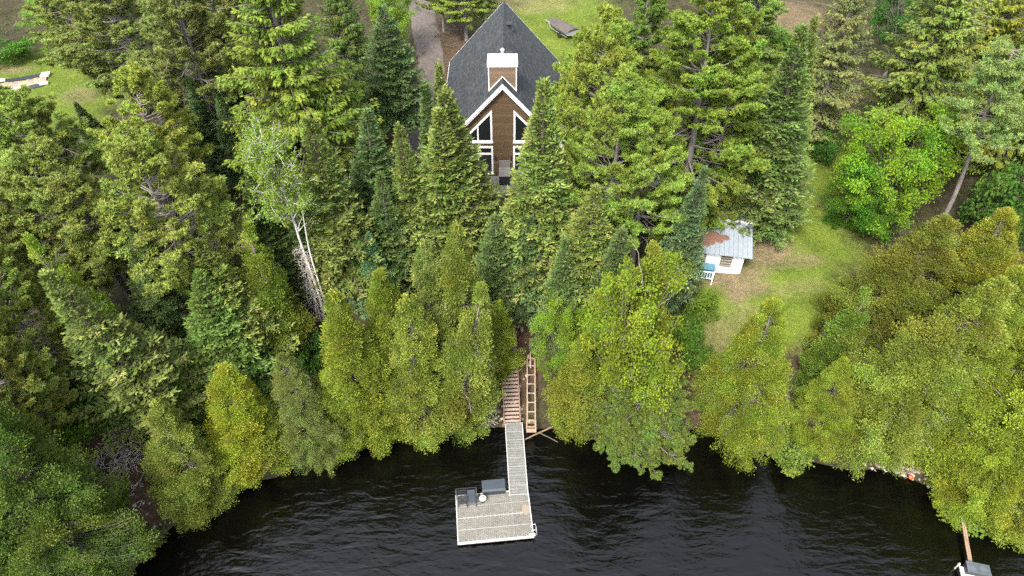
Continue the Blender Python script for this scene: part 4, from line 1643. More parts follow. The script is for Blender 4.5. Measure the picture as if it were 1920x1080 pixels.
def make_dead(h, seed, n=150, r=1.5, lean=0.0):
    g = np.random.default_rng(seed)
    W = Wood()
    W.trunk(h, .15, .15, g, top=1, tip=.012)
    t = g.uniform(.02, .8, n)
    P = limb_paths(t * h, g.random(n) * 6.283, r * (1.05 - .75 * t) * g.uniform(.5, 1.1, n), g.normal(-.15, .35, n), g.normal(-.45, .4, n), 5)
    P[:, 1:] += g.normal(0, .06, P[:, 1:].shape)
    W.add(P, np.repeat(np.array([[.028, .023, .018, .013, .007]]), n, 0), 3)
    ix = np.repeat(np.arange(n), 4)
    pp, d = along(P, ix, g.uniform(.3, 1, len(ix)))
    e = pp + unit(d + g.normal(0, .7, d.shape)) * g.uniform(.12, .4, (len(ix), 1))
    W.add(np.stack([pp, (pp + e) / 2, e], 1), np.repeat(np.array([[.011, .009, .005]]), len(ix), 0), 3)
    return W.mesh('dead_wood')


def make_shrub(h, r, seed, clusters=26, leaves=130, leaf=.13, crad=.38):
    return make_leafy(h, r, seed, cb=.12, clusters=clusters, leaves=leaves, leaf=leaf, crad=crad, stem=.35, hollow=.35, flat=.8)


# library: kind -> list of (nominal height, nominal radius, crown mesh, trunk mesh)
LIB = {}


def lib(kind, h, r, made, leafm, woodm):
    c, t = made
    c.materials.append(leafm)
    t.materials.append(woodm)
    LIB.setdefault(kind, []).append((h, r, c, t))


for k, (rg, dn, cb_, gp_) in enumerate(((.05, 1, .06, .36), (.14, .9, .06, .36), (.24, 1, .05, .38), (.10, 1.1, .12, .33), (.30, .8, .16, .42))):
    lib('fir', 15.5, 2.6, make_fir(15.5, 2.6, 11 + k, cb=cb_, ragged=rg, dens=dn, gap=gp_), M['fir'], M['bark'])
for k in range(2):
    lib('fir', 13, 1.55, make_fir(13, 1.55, 21 + k, gap=.32), M['fir'], M['bark'])
lib('darkfir', 15, 3.0, make_fir(15, 3.0, 31, cb=.30, gap=.5, droop=.3), M['fir'], M['bark'])
for k in range(4):
    lib('cedar', 15, 2.8, make_cedar(15, 2.8, 41 + k, n=640, bare=(10, 36, 20, 66)[k]), M['cedar'], M['greybark'])
for k in range(2):
    lib('cedar', 17.5, 4.1, make_cedar(17.5, 4.1, 47 + k, n=1050, bare=(24, 90)[k]), M['cedar'], M['greybark'])
for k in range(2):
    lib('cedar', 11, 2.0, make_cedar(11, 2.0, 51 + k, n=350, bare=(8, 26)[k], top=.9), M['cedar'], M['greybark'])
for k in range(3):
    lib('rpine', 17, 3.9, make_pine(17, 3.9, 61 + k, bare=(8, 26, 14)[k], nbr=(5, 8), gap=.55), M['rpine'], M['greybark'])
for k in range(2):
    lib('wpine', 20, 5.0, make_pine(20, 5.0, 71 + k, cb=.10, gap=.85, nbr=(7, 10), tuft=.24, needles=22, nw=.065, step=.23, flat=.8, up0=-.08, up1=.38, shape=.6, bare=14, inner=.28, tw=.75), M['wpine'], M['greybark'])
lib('evergreen', 15, 5.4, make_cedar(15, 5.4, 79, n=1500, bare=0, top=.62, wmax=.30), M['wpine'], M['greybark'])
lib('hemlock', 9, 4.4, make_pine(9, 4.4, 75, cb=.03, gap=.40, nbr=(9, 13), tuft=.20, needles=20, nw=.05, step=.22, flat=.6, up0=-.12, up1=.35, shape=.55, bare=0, inner=.10, tw=.7), M['wpine'], M['greybark'])
for k in range(2):
    lib('spruce', 20, 4.6, make_spruce(20, 4.6, 81 + k), M['spruce'], M['greybark'])
lib('greyspruce', 17, 4.0, make_spruce(17, 4.0, 85, hang=.35, gap=.5, bare=50), M['spruce'], M['greybark'])
for k in range(2):
    lib('leafy', 11, 4.0, make_leafy(11, 4.0, 91 + k, clusters=150, leaves=190, leaf=.145, crad=.6, hollow=.38, bare=6, lob=.28, stem=.4), M['leafy'], M['greybark'])
lib('maple', 9, 4.3, make_leafy(9, 4.3, 95, cb=.08, clusters=170, leaves=210, leaf=.155, crad=.62, stem=.45, lob=.30, hollow=.5), M['leafy'], M['bark'])
lib('birch', 14, 2.9, make_birch(14, 2.9, 99), M['leafy'], M['birch'])
for k in range(3):
    lib('shrub', 2.0, 1.4, make_shrub(2.0, 1.4, 101 + k), M['leafy'], M['bark'])

LEANPT = 2350.0      # the trees lean a little outwards, towards the light: their stems run to this point rather than straight down
NAMES = {'fir': ('fir_tree', 'fir tree', 'pointed firs of the mixed wood'), 'darkfir': ('fir_tree', 'fir tree', 'pointed firs of the mixed wood'),
         'cedar': ('cedar_tree', 'cedar', 'yellow green cedars near the shore'), 'rpine': ('red_pine_tree', 'pine tree', 'tufted pines of the mixed wood'),
         'wpine': ('white_pine_tree', 'pine tree', 'soft plumed white pines'), 'evergreen': ('evergreen_tree', 'evergreen', 'dense evergreens at the lower left corner'), 'bigpine': ('white_pine_tree', 'pine tree', 'soft plumed white pines'), 'hemlock': ('hemlock_tree', 'evergreen tree', None),
         'spruce': ('spruce_tree', 'spruce', 'drooping spruces'), 'greyspruce': ('spruce_tree', 'spruce', 'drooping spruces'),
         'leafy': ('broadleaf_tree', 'leafy tree', 'light green leafy trees'), 'maple': ('maple_tree', 'leafy tree', 'light green leafy trees'),
         'birch': ('birch_tree', 'birch', None), 'shrub': ('shrub', 'shrub', 'leafy shrubs on the ground')}
first = {}
REPORT = []
tr_rng = np.random.default_rng(5)


def place(kind, u, v, base_v, w_px, label, tint=(1, 1, 1), base_u=None, var=None):
    """tip seen towards (u, v), foot on the ground straight below it, towards base_v"""
    if kind == 'cedar' and base_v > 800:
        base_v -= 38
    f = (base_v - v) / (LEANPT - v)
    g = ground(u + (960 - u) * f if base_u is None else base_u, base_v)
    while g[2] < .02:                      # rooted on the bank, leaning branches reach over the water
        g = g + np.array([0, .10, 0])
        g[2] = hgt(g[0], g[1])
    d = ray(u, v)
    ht = H + d[2] / d[1] * g[1] - g[2]
    ht = max(ht, .8)
    mid = np.array([g[0], g[1], g[2] + ht * .45])
    rad = w_px / 2 * depth(mid) / FPX * {'fir': 1.12, 'darkfir': 1.05, 'spruce': 1.12}.get(kind, 1.0)
    REPORT.append((kind, u, v, round(ht, 1), round(rad, 1), np.round(g, 1).tolist()))
    opts = LIB[kind]
    sc = [abs(math.log((ht / o[0]) / (rad / o[1]))) + .6 * abs(math.log(rad / o[1])) + .22 * tr_rng.random() for o in opts]
    k = int(np.argmin(sc)) if var is None else var
    h0, r0, cm, tm = opts[k]
    nm, cat, grp = NAMES[kind]
    key = (kind, k)
    if key not in first:
        root = empty(nm)
        tr = link('trunk', tm, None, root)
        cr = link('crown', cm, None, root)
        first[key] = (root, tr, cr)
    else:
        r_, t_, c_ = first[key]
        root = r_.copy(); COL.objects.link(root)
        tr = t_.copy(); COL.objects.link(tr); tr.parent = root
        cr = c_.copy(); COL.objects.link(cr); cr.parent = root
    root.name = nm
    root.location = (float(g[0]), float(g[1]), float(g[2]) - .05)
    tipx = d[0] / d[1] * g[1]
    spin = 0.0 if kind == 'birch' else float(tr_rng.random() * 6.28)
    root.rotation_euler = (tr_rng.normal(0, .022), max(-.2, min(.2, math.atan2(tipx - g[0], ht))), spin)
    root.rotation_mode = 'XYZ'
    root.scale = (rad / r0, rad / r0, ht / h0)
    jit = (1 + tr_rng.normal(0, .06)) * (1 + tr_rng.normal(0, .018, 3))
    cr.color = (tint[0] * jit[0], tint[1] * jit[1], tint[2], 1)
    for p in ('group',):
        if p in root.keys(): del root[p]
    tag(root, label, cat, grp)
    return root

# ------------------------------------------------------------------ every tree of the photograph
OL = (1.14, 1.10, .85)    # olive
BL = (.84, 1.0, 1.25)      # blue green
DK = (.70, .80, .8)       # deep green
YL = (1.2, 1.12, .8)     # yellow
LT = (1.18, 1.20, .95)     # light
GR = (1.15, .98, 1.5)     # greyish
GO = (1.15, .96, .8)      # golden

T = [
 # firs round the chalet
 ('fir', 1018, 142, 540, 185, 'tall light tipped fir standing before the right side of the chalet front', LT),
 ('fir', 838, 203, 520, 190, 'broad olive fir standing before the left side of the chalet front', (1.18, 1.12, .85)),
 ('fir', 850, 155, 490, 190, 'narrow fir just behind the broad olive fir left of the chalet', OL),
 ('fir', 835, 102, 430, 95, 'slender yellow tipped fir rising highest against the left roof slope', OL),
 ('fir', 812, 150, 450, 85, 'dark slim fir at the left edge of the fir cluster by the chalet', DK),
 ('fir', 769, 230, 520, 120, 'thin olive fir standing apart just left of the chalet fir cluster', OL),
 ('fir', 685, 205, 480, 165, 'dark green fir between the thin olive fir and the pale birch group', (.75, .9, 1.0)),
 ('fir', 618, 220, 560, 175, 'olive fir close to the right side of the birch crown', OL),
 ('fir', 538, 215, 420, 80, 'grey green fir tip showing just above the birch crown', BL),
 ('fir', 435, 155, 360, 90, 'pale blue green fir under the drooping spruce limbs', BL),
 ('fir', 365, 135, 350, 90, 'steel blue fir leaning out between the tufted pines', BL),
 ('fir', 168, 185, 300, 60, 'small dark fir at the edge of the left clearing', DK),
 ('fir', 210, 472, 800, 200, 'big olive fir with yellow tips above the brush pile', (1.14, 1.10, .9)),
 ('fir', 395, 525, 745, 190, 'bright green fir above the brightest yellow cedar', (.92, 1.12, .8)),
 ('fir', 428, 450, 690, 170, 'olive fir directly behind the bright green fir', OL),
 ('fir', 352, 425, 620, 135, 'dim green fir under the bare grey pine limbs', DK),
 ('fir', 694, 430, 590, 90, 'small blue green fir in front of the olive fir by the birch', (.75, 1.05, 1.6)),
 ('fir', 667, 437, 575, 60, 'smaller green fir touching the left side of the small blue green fir', DK),
 ('fir', 1107, 338, 590, 150, 'yellow tipped fir in front of the tufted pine right of the chalet', (1.22, 1.14, .85)),
 ('fir', 1128, 346, 570, 90, 'green twin tip close behind the yellow tipped fir', DK),
 ('fir', 1292, 305, 560, 105, 'blue green fir shading the left end of the shed', (.85, 1.05, 1.4)),
 ('fir', 1508, 48, 430, 175, 'tall broad fir standing alone between the lawn and the white pine', (.95, 1.02, .85)),
 ('fir', 1533, 30, 345, 95, 'yellow green fir directly behind the tall broad lawn fir', YL),
 ('fir', 1418, 75, 390, 125, 'yellow tipped fir between the white pine and the lawn fir', OL),
 ('darkfir', 725, 5, 290, 155, 'dark fir with bare lower trunk beside the driveway', (.75, .92, .95)),
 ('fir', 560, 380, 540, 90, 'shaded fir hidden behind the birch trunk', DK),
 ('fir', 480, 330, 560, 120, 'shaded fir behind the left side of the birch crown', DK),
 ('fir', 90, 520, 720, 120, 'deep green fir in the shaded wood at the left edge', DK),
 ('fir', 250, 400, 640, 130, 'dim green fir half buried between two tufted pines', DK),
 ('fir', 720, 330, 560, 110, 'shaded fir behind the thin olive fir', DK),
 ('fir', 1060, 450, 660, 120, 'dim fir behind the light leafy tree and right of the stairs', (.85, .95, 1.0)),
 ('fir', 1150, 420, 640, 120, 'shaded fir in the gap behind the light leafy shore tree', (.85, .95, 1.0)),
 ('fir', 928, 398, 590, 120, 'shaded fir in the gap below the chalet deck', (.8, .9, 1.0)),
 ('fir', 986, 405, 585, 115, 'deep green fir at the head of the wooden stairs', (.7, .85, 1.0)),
 # cedars, left shore to right shore
 ('cedar', 160, 440, 720, 105, 'narrow yellow green cedar spire left of the big olive fir', (0.80, 0.98, 0.90)),
 ('cedar', 185, 560, 735, 120, 'bushy deep green cedar at the foot of the narrow spire', (0.50, 0.83, 0.90)),
 ('cedar', 298, 775, 1000, 148, 'olive cedar beside the pale brush pile at the water', (0.83, 0.90, 1.30)),
 ('cedar', 420, 702, 905, 150, 'brightest yellow cedar leaning over the left bay', (1.14, 1.18, .7)),
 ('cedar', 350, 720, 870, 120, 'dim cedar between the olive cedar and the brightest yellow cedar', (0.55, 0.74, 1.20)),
 ('cedar', 562, 668, 893, 145, 'grey green cedar with pale twigs over the left bay', (0.76, 0.83, 1.80)),
 ('cedar', 660, 533, 840, 165, 'broad yellow green cedar in the middle of the left shore row', (0.95, 1.04, 0.80)),
 ('cedar', 726, 497, 760, 130, 'golden topped cedar behind the left shore row', (0.90, 0.98, 0.80)),
 ('cedar', 762, 543, 835, 150, 'olive cedar with bare twigs left of the stairs cedar', (0.82, 0.89, 1.20)),
 ('cedar', 792, 452, 745, 115, 'dull grey olive cedar behind the shore row', (0.76, 0.83, 1.60)),
 ('cedar', 870, 418, 735, 145, 'tall golden olive cedar below the broad olive chalet fir', (0.80, 0.87, 1.10)),
 ('cedar', 905, 533, 840, 122, 'cedar with pale dead limbs right beside the stairs', (0.86, 0.93, 1.20)),
 ('cedar', 938, 560, 700, 72, 'slim golden cedar pressing against the upper stairs', (.9, .95, .9)),
 ('cedar', 488, 437, 660, 115, 'yellow green cedar behind the pale dead birch stem', (0.62, 0.76, 0.80)),
 ('cedar', 1215, 447, 740, 140, 'golden topped cedar behind the light leafy shore tree', (0.83, 0.90, 1.00)),
 ('cedar', 1090, 622, 830, 110, 'golden cedar right of the timber track', (0.83, 0.90, 0.90)),
 ('cedar', 1448, 547, 845, 195, 'yellow cedar standing alone at the foot of the lawn', (.84, .98, .7)),
 ('cedar', 1700, 408, 660, 235, 'wide olive cedar at the lower right edge of the lawn', (.72, .73, .8)),
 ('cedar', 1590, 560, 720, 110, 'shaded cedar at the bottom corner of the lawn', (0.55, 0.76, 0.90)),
 ('cedar', 1752, 507, 850, 240, 'large cedar laced with bare grey branches on the right shore', (0.90, 0.98, 1.10)),
 ('cedar', 1885, 385, 640, 200, 'golden crowned cedar below the leaning white pine', (.82, .80, .7)),
 ('cedar', 1910, 492, 825, 215, 'huge yellow green cedar at the right frame edge', (.82, .92, .7)),
 ('cedar', 1580, 690, 862, 135, 'low bright cedar on the shore between two larger cedars', (.86, .96, .7)),
 ('cedar', 1680, 660, 848, 150, 'yellow cedar over the stony shore patch', (0.98, 1.06, 0.75)),
 ('cedar', 1795, 700, 852, 150, 'lower bright green cedar left of the rusty plank', (.78, .95, .7)),
 ('cedar', 1925, 720, 965, 180, 'bright cedar overhanging the water right of the rusty plank', (.88, .98, .7)),
 ('cedar', 1965, 600, 940, 200, 'golden cedar cut by the right frame edge', (0.93, 1.01, 0.80)),
 ('cedar', 620, 690, 858, 130, 'low green yellow cedar between the grey green and the broad cedar', (0.85, 1.04, 0.80)),
 ('cedar', 700, 640, 836, 130, 'low yellow cedar in front of the broad shore row', (0.95, 1.04, 0.80)),
 ('cedar', 480, 760, 893, 120, 'low cedar between the brightest yellow cedar and the grey green one', (0.78, 0.85, 1.10)),
 ('cedar', 835, 660, 822, 90, 'small deep green cedar between the two large cedars left of the stairs', (0.60, 0.85, 0.90)),
 # tufted pines
 ('rpine', 240, 122, 440, 205, 'tufted pine with yellow top beside the left clearing', (0.93, 1.06, 0.81)),
 ('rpine', 300, 230, 600, 270, 'tufted pine with long bare grey limbs in the left wood', (0.93, 1.03, 0.90)),
 ('rpine', 25, 160, 440, 235, 'tufted pine in front of the garden bed', (0.79, 0.96, 0.90)),
 ('rpine', 60, 300, 620, 260, 'large dull tufted pine at the left frame edge', (0.79, 0.89, 0.99)),
 ('rpine', 150, 300, 580, 210, 'tufted olive pine between the large dull pine and the bare limbed pine', (0.82, 0.89, 0.99)),
 ('rpine', 10, 500, 780, 210, 'dark tufted pine low on the left frame edge', (0.70, 0.81, 0.72)),
 ('rpine', 220, -80, 250, 250, 'loose olive pine at the top behind the clearing', (0.79, 0.89, 1.08)),
 ('rpine', 340, -50, 330, 220, 'grey limbed thin pine left of the great drooping spruce', (0.70, 0.76, 1.17)),
 ('rpine', 130, -60, 170, 190, 'pale olive pine at the top left beyond the clearing', (0.88, 1.01, 1.08)),
 ('rpine', 1130, 15, 430, 200, 'tufted pine right of the chalet roof', (0.91, 1.09, 0.72)),
 ('rpine', 1150, 130, 520, 215, 'bushy tufted pine in front of the roof side pine', (0.84, 1.06, 0.72)),
 ('rpine', 1225, 175, 520, 190, 'green tufted pine below the bright white pine', (0.79, 1.06, 0.72)),
 ('rpine', 1090, 60, 330, 130, 'smaller tufted pine touching the right roof edge', (0.84, 1.03, 0.81)),
 ('rpine', 0, 620, 850, 170, 'brown green pine at the left edge above the big shore evergreen', (0.84, 0.86, 0.81)),
 # white pines
 ('wpine', 1345, -60, 430, 300, 'great bright white pine with long level plumes', (.92, 1.04, .7)),
 ('wpine', 1215, -50, 300, 150, 'green white pine left of the great bright one', (.75, .92, .9)),
 ('wpine', 1375, 30, 430, 170, 'bright white pine whose lowest plumes hang over the shed roof', (.94, 1.04, .7)),
 ('wpine', 1420, -70, 150, 160, 'soft green white pine at the top beyond the lawn fir', (.85, .98, 1.2)),
 ('evergreen', -45, 840, 1085, 330, 'big bright tipped evergreen filling the lower left corner', (.62, .72, .7)),
 ('evergreen', -210, 880, 1085, 300, 'bright evergreen cut by the lower left corner', (.58, .70, .7)),
 ('rpine', 425, -75, 300, 190, 'thin olive pine between the grey limbed pine and the great drooping spruce', (0.74, 0.81, 1.08)),
 ('rpine', -110, 330, 640, 230, 'dull tufted pine cut by the left frame edge', (0.79, 0.89, 0.99)),
 ('rpine', -120, 560, 860, 240, 'dark pine cut by the left frame edge above the lower left corner', (0.70, 0.81, 0.72)),
 ('cedar', 2050, 620, 985, 230, 'bright cedar standing half outside the right frame edge above the plank', (.92, .98, .8)),
 ('cedar', 2050, 420, 760, 210, 'golden cedar at the right frame edge below the brown track', (.92, .95, .8)),
 ('spruce', 2030, -60, 330, 230, 'yellow olive spruce cut by the top right frame edge', (1.4, 1.3, .8)),
 # spruces
 ('spruce', 515, -110, 430, 345, 'great yellow green spruce with drooping curtains', (1.18, 1.26, .7)),
 ('spruce', 640, -90, 260, 150, 'dark spruce behind the great drooping spruce', (.8, .95, 1.0)),
 ('spruce', 1825, -120, 300, 260, 'tall olive spruce with bare limbs at the top right', (1.15, 1.08, 1.2)),
 ('spruce', 1930, -110, 260, 190, 'yellow olive spruce in the top right corner', (1.55, 1.35, .8)),
 ('greyspruce', 1608, -80, 275, 185, 'grey olive spruce beyond the lawn', (1.2, 1.0, 2.0)),
 # leafy trees
 ('birch', 535, 245, 600, 145, 'pale birch with light crown and bent white trunk', (.74, .78, .7)),
 ('leafy', 1180, 490, 800, 208, 'light green leafy tree overhanging the shore right of the stairs', (.98, .90, .5)),
 ('leafy', 1060, 570, 745, 115, 'smaller light leafy tree between the stairs and the big leafy tree', (.85, .84, .5)),
 ('hemlock', 1218, 705, 862, 225, 'low dark plumed hemlock reaching over the water under the leafy tree', (.62, .72, .6)),
 ('maple', 1712, 212, 425, 200, 'round vivid green maple on the lawn below the olive spruce', (.80, .98, .35)),
 ('maple', 1620, 300, 430, 120, 'darker leafy tree at the left side of the vivid maple', (.42, .68, .5)),
 ('leafy', 735, -40, 110, 95, 'bright leafy tree at the top beside the driveway', (.95, 1.05, .8)),
 ('leafy', 95, -10, 70, 120, 'bright green leafy tree in the top left corner brush', (.85, 1.0, .8)),
 ('leafy', 1375, -10, 60, 90, 'small vivid leafy tree at the top behind the white pine', (.8, 1.05, .8)),
 ('leafy', 1722, -60, 150, 150, 'deep green leafy tree between the grey and the olive spruces', (.25, .45, .8)),
 ('rpine', 870, -55, 75, 110, 'pine with bare trunk at the top left of the roof peak', (0.84, 0.99, 0.90)),
 ('rpine', 905, -70, 55, 90, 'slim bare trunked pine nearest the roof peak', (0.70, 0.86, 0.90)),
 ('rpine', 825, -70, 60, 90, 'slim bare trunked pine right beside the driveway top', (0.88, 1.01, 0.90)),
]
for row in T:
    place(*row[:7], base_u={'cedar with pale dead limbs right beside the stairs': 856}.get(row[5]), var={'large cedar laced with bare grey branches on the right shore': 5, 'tall light tipped fir standing before the right side of the chalet front': 0, 'broad olive fir standing before the left side of the chalet front': 1,
          'narrow fir just behind the broad olive fir left of the chalet': 3, 'slender yellow tipped fir rising highest against the left roof slope': 3, 'tall broad fir standing alone between the lawn and the white pine': 0}.get(row[5]))

SH = [(205, 760, 790, 60, 'bright green shrub in the brushy clearing above the brush pile', (.75, 1.05, .8)),
      (152, 745, 785, 70, 'mid green shrub left of the bright one in the brushy clearing', (.45, .75, .8)),
      (110, 700, 760, 90, 'dark leafy shrub at the left side of the brushy clearing', (.35, .62, .9)),
      (175, 785, 812, 40, 'small yellow green shrub below the bright shrub', (.8, .9, .7)),
      (20, 70, 115, 90, 'dark green shrub at the edge of the left clearing', (.40, .72, .8)),
      (1450, 60, 112, 90, 'dark green shrub on the ground behind the lawn fir', (.45, .72, .8)),
      (1550, 250, 305, 62, 'small deep green shrub at the head of the lawn', (.30, .55, .9)),
      (1895, 300, 430, 130, 'wide soft green shrub under the leaning white pine', (.42, .62, 1.2)),
      (1882, 390, 470, 90, 'green shrub at the foot of the leaning white pine', (.40, .65, 1.0)),
      (1490, 830, 868, 110, 'grey green shrub hanging over the water at the foot of the cedars', (.75, .74, 1.3)),
      (1870, 930, 1000, 140, 'grey green shrub trailing in the water beside the plank', (.75, .74, 1.2)),
      (752, 290, 420, 60, 'yellow green young leafy bush between two firs near the chalet', (.85, .98, .8)),
      (895, 745, 795, 45, 'vivid green bush beside the lower stairs', (.55, .95, .6)),
      (1320, 545, 600, 60, 'light bush at the left of the bare patch below the shed', (.75, .85, .9)),
      (1290, 590, 650, 70, 'green bush between the light leafy tree and the lawn', (.5, .7, .9)),
      (1310, 640, 690, 60, 'low green bush on the brown bank below the lawn', (.5, .7, .9)),
      (575, 640, 700, 70, 'dark bush beneath the birch', (.35, .55, .9)),
      (255, 1010, 1050, 70, 'olive bush at the waterline below the olive cedar', (.6, .62, 1.0)),
      (300, 700, 760, 80, 'small olive bush behind the dim cedar', (.45, .5, 1.0)),
      (60, 760, 830, 110, 'deep green bush at the left of the brushy clearing below the brown green pine', (.5, .72, .7)),
      (130, 790, 845, 90, 'mid green bush between the clearing and the big shore evergreen', (.6, .8, .7)),
      (215, 905, 940, 60, 'small olive bush on the brown bank below the brush pile', (.6, .65, .8)),
      (40, 880, 950, 90, 'shaded bush behind the big bright tipped evergreen', (.35, .55, .9))]
for u, v, bv, w_, lab, ti in SH:
    place('shrub', u, v, bv, w_, lab, ti)

# leaning white pine at the right, its trunk crossing the lawn edge
fb = ground(1757, 432)
top = atz(1900, 90, fb[2] + 15.5)
hgtt = 15.5
W_ = Wood()
lv = Leaves()
g_ = np.random.default_rng(77)
rel = top - fb
tt = np.linspace(0, 1, 14)
path = np.stack([rel[0] * (tt * .9 + .1 * tt ** 2), rel[1] * tt, rel[2] * tt - .6 * (1 - tt)], -1) + np.stack([.18 * np.sin(tt * 7), .1 * np.cos(tt * 6) - .1, 0 * tt], -1)
W_.add(path[None], (.18 * (1 - tt) ** .7 + .03)[None], 9)
n_ = 84
s_ = g_.uniform(.54, 1.0, n_)
base = np.stack([np.interp(s_, tt, path[:, k]) for k in range(3)], -1)
az_ = g_.random(n_) * 6.283
Pl = limb_paths(np.zeros(n_), az_, (2.9 * (1.2 - s_) / .6 + .45) * g_.uniform(.5, 1.0, n_), g_.normal(.05, .15, n_), g_.normal(.45, .2, n_), 6) + base[:, None, :]
W_.add(Pl, np.repeat(np.array([[.05, .04, .03, .022, .016, .009]]), n_, 0), 4)
ix = np.repeat(np.arange(n_), 22)
pp, dd = along(Pl, ix, .25 + .75 * g_.random(len(ix)))
ee = pp + unit(dd + g_.normal(0, .6, dd.shape) * (1, 1, .4)) * g_.uniform(.2, .55, (len(ix), 1))
W_.add(np.stack([pp, (pp + ee) / 2, ee], 1), np.repeat(np.array([[.012, .01, .006]]), len(ix), 0), 3)
k_ = np.repeat(np.arange(len(ix)), 26)
td = unit(ee - pp)
tone = g_.normal(.55, .16, len(ix))
lv.add((pp + (ee - pp) * .85)[k_] + g_.normal(0, .06, (len(k_), 3)), unit(td[k_] * .5 + unit(g_.normal(0, 1, (len(k_), 3))) + np.array([0, 0, .25])), unit(g_.normal(0, 1, (len(k_), 3))), g_.uniform(.15, .26, len(k_)), .062, tone[k_] + g_.normal(0, .1, len(k_)))
root = empty('white_pine_tree', tuple(fb), 0, 'leaning white pine with a long bare grey trunk at the right of the maple', 'pine tree', 'soft plumed white pines')
tm = W_.mesh('leaning_trunk'); tm.materials.append(M['greybark'])
cm = lv.mesh('leaning_crown'); cm.materials.append(M['wpine'])
link('trunk', tm, None, root)
cr = link('crown', cm, None, root)
cr.color = (1.0, 1.12, 1.9, 1)

# pale dead trees
for (u, v, bv, h_, n_, r_, lab, seed) in ((566, 425, 600, None, 190, 1.3, 'pale dead spruce with bristling bare twigs beside the birch trunk', 5),
                                          (390, 375, 470, None, 90, 1.6, 'grey dead limb cluster under the bare limbed pine', 8),
                                          (905, 690, 800, None, 70, 1.2, 'small white dead tree among the cedars beside the stairs', 12)):
    f = (bv - v) / (LEANPT - v)
    gpt = ground(u + (960 - u) * f, bv)
    d = ray(u, v)
    ht = H + d[2] / d[1] * gpt[1] - gpt[2]
    REPORT.append(('dead', u, v, round(ht, 1), r_, gpt.round(1).tolist()))
    me = make_dead(ht, seed, n_, r_)
    me.materials.append(M['deadwood'])
    o = link('dead_tree', me)
    o.location = tuple(gpt)
    tag(o, lab, 'dead tree', 'pale dead trees')

# pile of bleached brush above the left bay
gp = ground(236, 850)
g_ = np.random.default_rng(3)
W_ = Wood()
n_ = 340
c0 = np.stack([g_.normal(0, .75, n_), g_.normal(0, 1.35, n_), np.zeros(n_)], -1)
c0[:, 2] = hgt(c0[:, 0] + gp[0], c0[:, 1] + gp[1]) - gp[2] + np.abs(g_.normal(.15, .3, n_))
dv = unit(np.stack([g_.normal(0, 1, n_), g_.normal(0, 1, n_), g_.normal(.1, .35, n_)], -1)) * g_.uniform(.4, 1.3, (n_, 1))
md = c0 + dv * .5 + g_.normal(0, .12, (n_, 3))
W_.add(np.stack([c0, md, c0 + dv], 1), np.repeat(np.array([[.032, .024, .011]]), n_, 0), 4)
me = W_.mesh('brush')
me.materials.append(M['deadwood'])
o = link('brush_pile', me)
o.location = tuple(gp)
tag(o, 'heap of bleached bare branches on the bank above the left bay', 'brush pile')

# ------------------------------------------------------------------ undergrowth, twigs, stones, grass: uncountable ground cover
g_ = np.random.default_rng(19)


def ground_pts(n, x0, x1, y0, y1, dmin=.6, dmax=80):
    x = g_.uniform(x0, x1, n)
    y = g_.uniform(y0, y1, n)
    d = y - np.interp(x, _sh[:, 0], _sh[:, 1])
    ok = (d > dmin) & (d < dmax)
    hs = (np.abs(x + .8) < 6.2) & (y > 48.3) & (y < 70)
    sx, sy = x - shed.location[0], y - shed.location[1]
    sh = (sx > -5) & (sx < 3.6) & (sy > -2.3) & (sy < 8.6)
    st = (np.abs(x - .3) < 1.6) & (y < 40)
    ok &= ~hs & ~sh & ~st
    return x[ok], y[ok]


x, y = ground_pts(7000, -62, 56, 12, 112)
lw, dr, rd = lawn_at(x, y)
keep = (lw < .25) & (dr < .3) & (g_.random(len(x)) < .9 - .75 * rd) & (vnoise(x, y, 2.2, 9) > -.35)
x, y = x[keep], y[keep]
z = hgt(x, y)
n_ = len(x)
k = np.repeat(np.arange(n_), 22)
m = len(k)
sz = g_.uniform(.25, .75, n_)
q = g_.normal(0, 1, (m, 3)) * np.array([.5, .5, .35]) * sz[k][:, None]
q[:, 2] = np.abs(q[:, 2]) + .04
lv = Leaves()
tone = g_.normal(.45, .2, n_)
ll = g_.uniform(.10, .22, m)
lv.add(np.stack([x[k], y[k], z[k]], -1) + q, unit(g_.normal(0, 1, (m, 3)) + np.array([0, 0, .5])), unit(g_.normal(0, .7, (m, 3)) + np.array([0, 0, 1.])), ll, ll * .6, tone[k] + g_.normal(0, .12, m))
me = lv.mesh('undergrowth'); me.materials.append(M['under'])
tag(link('undergrowth', me), 'low leafy undergrowth covering the forest floor', 'undergrowth', kind='stuff')

x, y = ground_pts(2600, -60, 50, 14, 100)
lw, dr, rd = lawn_at(x, y)
keep = (lw < .15)
x, y = x[keep], y[keep]
n_ = len(x)
a = g_.random(n_) * 6.283
L = g_.uniform(.3, 1.3, n_)
dx, dy = np.cos(a) * L, np.sin(a) * L
P0 = np.stack([x, y, hgt(x, y) + .04], -1)
P2 = np.stack([x + dx, y + dy, hgt(x + dx, y + dy) + g_.uniform(.02, .25, n_)], -1)
W_ = Wood()
W_.add(np.stack([P0, (P0 + P2) / 2 + g_.normal(0, .05, P0.shape), P2], 1), np.repeat(np.array([[.022, .018, .008]]), n_, 0) * g_.uniform(.6, 1.4, (n_, 1)), 3)
me = W_.mesh('fallen_twigs'); me.materials.append(M['greybark'])
tag(link('fallen_twigs', me), 'fallen twigs scattered over the forest floor', 'fallen twigs', kind='stuff')

